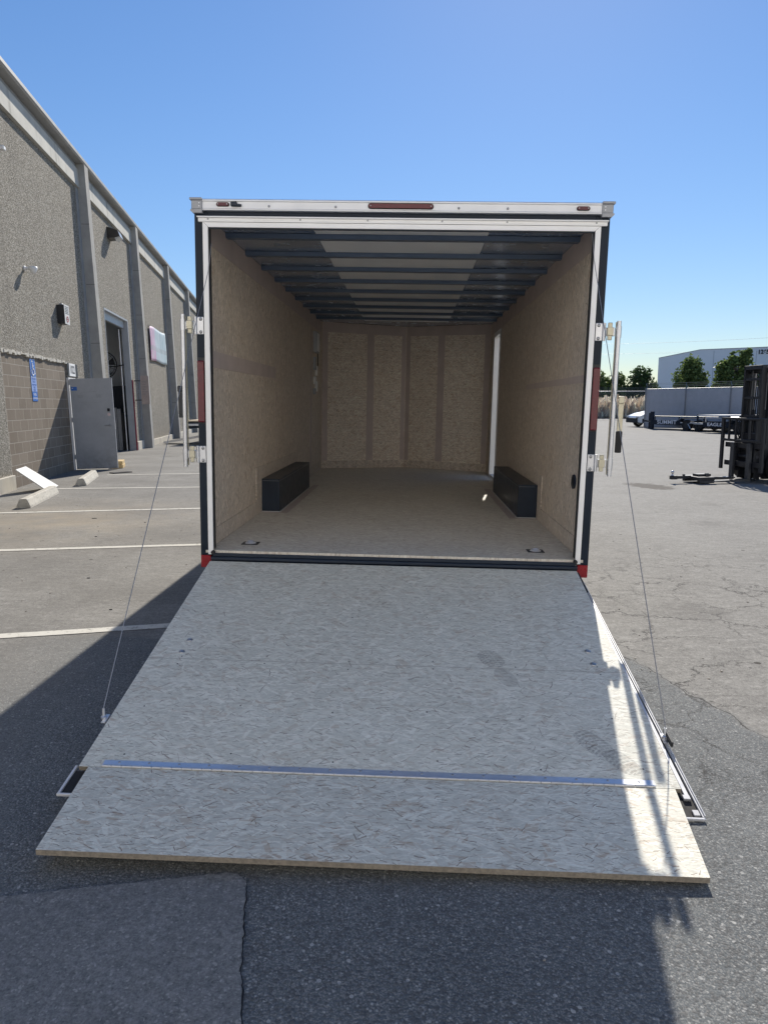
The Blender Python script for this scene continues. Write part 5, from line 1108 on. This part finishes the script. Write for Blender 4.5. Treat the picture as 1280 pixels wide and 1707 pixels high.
for k in range(3): fpart(MB().tube([(-0.10, 0.30-k*0.06, 0.75), (-0.22, 0.36-k*0.08, 1.05), (-0.06, 0.28-k*0.05, 1.35), (-0.02, 0.26-k*0.05, 2.0)], 0.012, 6), 'hydraulic_hose', 'rubber')
fpart(MB().tube([(-0.15, -0.30, 0.50), (-0.15, 0.30, 0.50)], 0.03, 10), 'shift_cylinder', 'flgrey')
for zz in (0.9, 1.25, 1.6, 1.95): fpart(MB().box((-0.13, -0.215, zz), (-0.045, 0.215, zz+0.05), 0.004), 'mast_tie')
# body
mb = MB(); mb.prism([(0.30, 0.22), (0.30, 0.62), (0.62, 0.72), (0.68, 0.80), (1.05, 0.82), (1.15, 1.02), (1.75, 1.05), (2.15, 0.98), (2.28, 0.80), (2.28, 0.32), (2.0, 0.22)], -0.50, 0.50, 'y')
bmesh.ops.bevel(mb.bm, geom=list(mb.bm.edges), offset=0.02, segments=2, affect='EDGES'); fpart(mb, 'body', 'flgreen')
fpart(MB().prism([(1.72, 0.30), (1.72, 1.08), (2.15, 1.04), (2.38, 0.84), (2.38, 0.36), (2.2, 0.25)], -0.53, 0.53, 'y'), 'counterweight', 'flblack')
mb = MB()
for s in (-0.44, 0.44):
    mb.tube([(0.42, s, 0.60), (0.50, s, 1.2), (0.72, s*0.97, 2.12)], 0.035, 8); mb.tube([(1.95, s, 1.04), (1.75, s*0.97, 2.12)], 0.03, 8)
mb.box((0.66, -0.48, 2.12), (1.80, -0.42, 2.17)); mb.box((0.66, 0.42, 2.12), (1.80, 0.48, 2.17))
for k in range(8): mb.box((0.68+k*0.155, -0.42, 2.125), (0.72+k*0.155, 0.42, 2.165))
fpart(mb, 'overhead_guard')
mb = MB(); mb.box((1.0, -0.24, 1.03), (1.45, 0.24, 1.12), 0.03, seg=2); mb.box((1.42, -0.22, 1.12), (1.52, 0.22, 1.62), 0.03, seg=2); fpart(mb, 'seat', 'rubber')
mb = MB(); mb.tube([(0.62+0.08*math.cos(a), 0.17*math.sin(a), 1.2+0.10*math.cos(a)) for a in [2*PI*k/20 for k in range(21)]], 0.013, 6, False); mb.tube([(0.50, 0, 0.8), (0.62, 0, 1.2)], 0.025, 8); fpart(mb, 'steering_wheel', 'rubber')
fpart(MB().box((0.36, -0.40, 0.70), (0.44, 0.40, 1.10), 0.01), 'dash_panel', 'flgreen')
fpart(MB().box((0.352, -0.44, 1.04), (0.359, -0.34, 1.2)), 'decal', 'lettw')
for x, r in ((0.28, 0.33), (1.95, 0.26)):
    for s in (-1, 1):
        w = fpart(MB().lathe([(r*0.5, -0.10), (r*0.9, -0.11), (r, -0.08), (r, 0.08), (r*0.9, 0.11), (r*0.5, 0.10)], 26, (x, s*0.49, r), 'y'), 'wheel', 'rubber')
        fpart(MB().lathe([(r*0.5, -0.105), (r*0.15, -0.05), (r*0.15, 0.05), (r*0.5, 0.105)], 16, (x, s*0.49, r), 'y'), 'rim', 'flgrey', w)
# tow hitch attachment carried on the fork tips
hq = fl.matrix_basis @ Vector((0, 0, 0))
ht = empty('hitch_attachment', (0,0,0), math.radians(14), 'black tow hitch attachment with a ball sitting on the fork tips', 'hitch')
ht.location = Matrix.LocRotScale(fl.location, fl.rotation_euler, None) @ Vector((-1.15, 0.01, 0))
mb = MB(); mb.box((-0.22, -0.30, 0.088), (0.18, 0.30, 0.15), 0.006); mb.box((-0.20, -0.30, 0.02), (0.16, -0.22, 0.087)); mb.box((-0.20, 0.22, 0.02), (0.16, 0.30, 0.087)); mb.box((-0.10, -0.10, 0.151), (0.22, 0.10, 0.20), 0.006); mb.build('sleeve_frame', M['flblack'], ht)
mb = MB(); mb.box((-0.62, -0.035, 0.10), (-0.221, 0.035, 0.165), 0.004); mb.box((-0.70, -0.05, 0.09), (-0.56, 0.05, 0.17), 0.006); mb.build('drawbar', M['flblack'], ht)
mb = MB(); mb.lathe([(0.035, 0.171), (0.035, 0.185), (0.018, 0.19), (0.018, 0.215), (0.032, 0.235), (0.034, 0.255), (0.018, 0.28), (0.0, 0.283)], 16, (-0.66, 0, 0)); mb.build('tow_ball', M['zinc'], ht, smooth=True)
mb = MB(); mb.box((-0.40, -0.02, 0.166), (-0.36, 0.02, 0.20)); mb.box((0.05, -0.14, 0.16), (0.14, -0.101, 0.22), 0.004); mb.tube([(0.2, -0.15, 0.13), (0.8, -0.12, 0.11)], 0.015, 6); mb.build('clamp_pin', M['flgrey'], ht)
ht.scale = (0.88, 0.88, 0.88)

# loose leaves and grit near the camera (uncountable)
random.seed(21); mb = MB()
for k in range(420):
    x, y = random.uniform(-6, 3.0), random.uniform(-3.2, 7)
    if -2.0 < x < 1.35 and y > -2.7: continue
    s = random.uniform(0.003, 0.009); a = random.uniform(0, PI); c, d = math.cos(a)*s, math.sin(a)*s
    z = 0.004; mb.prism([(x-c, y-d), (x+d*0.8, y-c*0.8), (x+c, y+d), (x-d*0.7, y+c*0.9)], -0.001, s*0.7)
tag(mb.build('grit', paint('grit', (0.30, 0.28, 0.25), 0.9, 0, 0.4, 30)), 'loose grit scattered over the asphalt', 'grit', None, 'stuff')
mb = MB()
for x, y, s in ((-4.1, 4.6, 0.035), (-3.5, 3.3, 0.014), (-2.7, 1.35, 0.015), (-3.3, 4.3, 0.012), (-3.2, 0.8, 0.012), (-5.5, 3.2, 0.018), (-2.1, 0.4, 0.012)):
    mb.prism([(x-s, y), (x-s*0.3, y-s*0.5), (x+s, y-s*0.1), (x+s*0.3, y+s*0.5)], 0.0, 0.006)
tag(mb.build('debris', M['rubber']), 'small dark bits of debris lying in the parking stalls', 'debris', None, 'stuff')
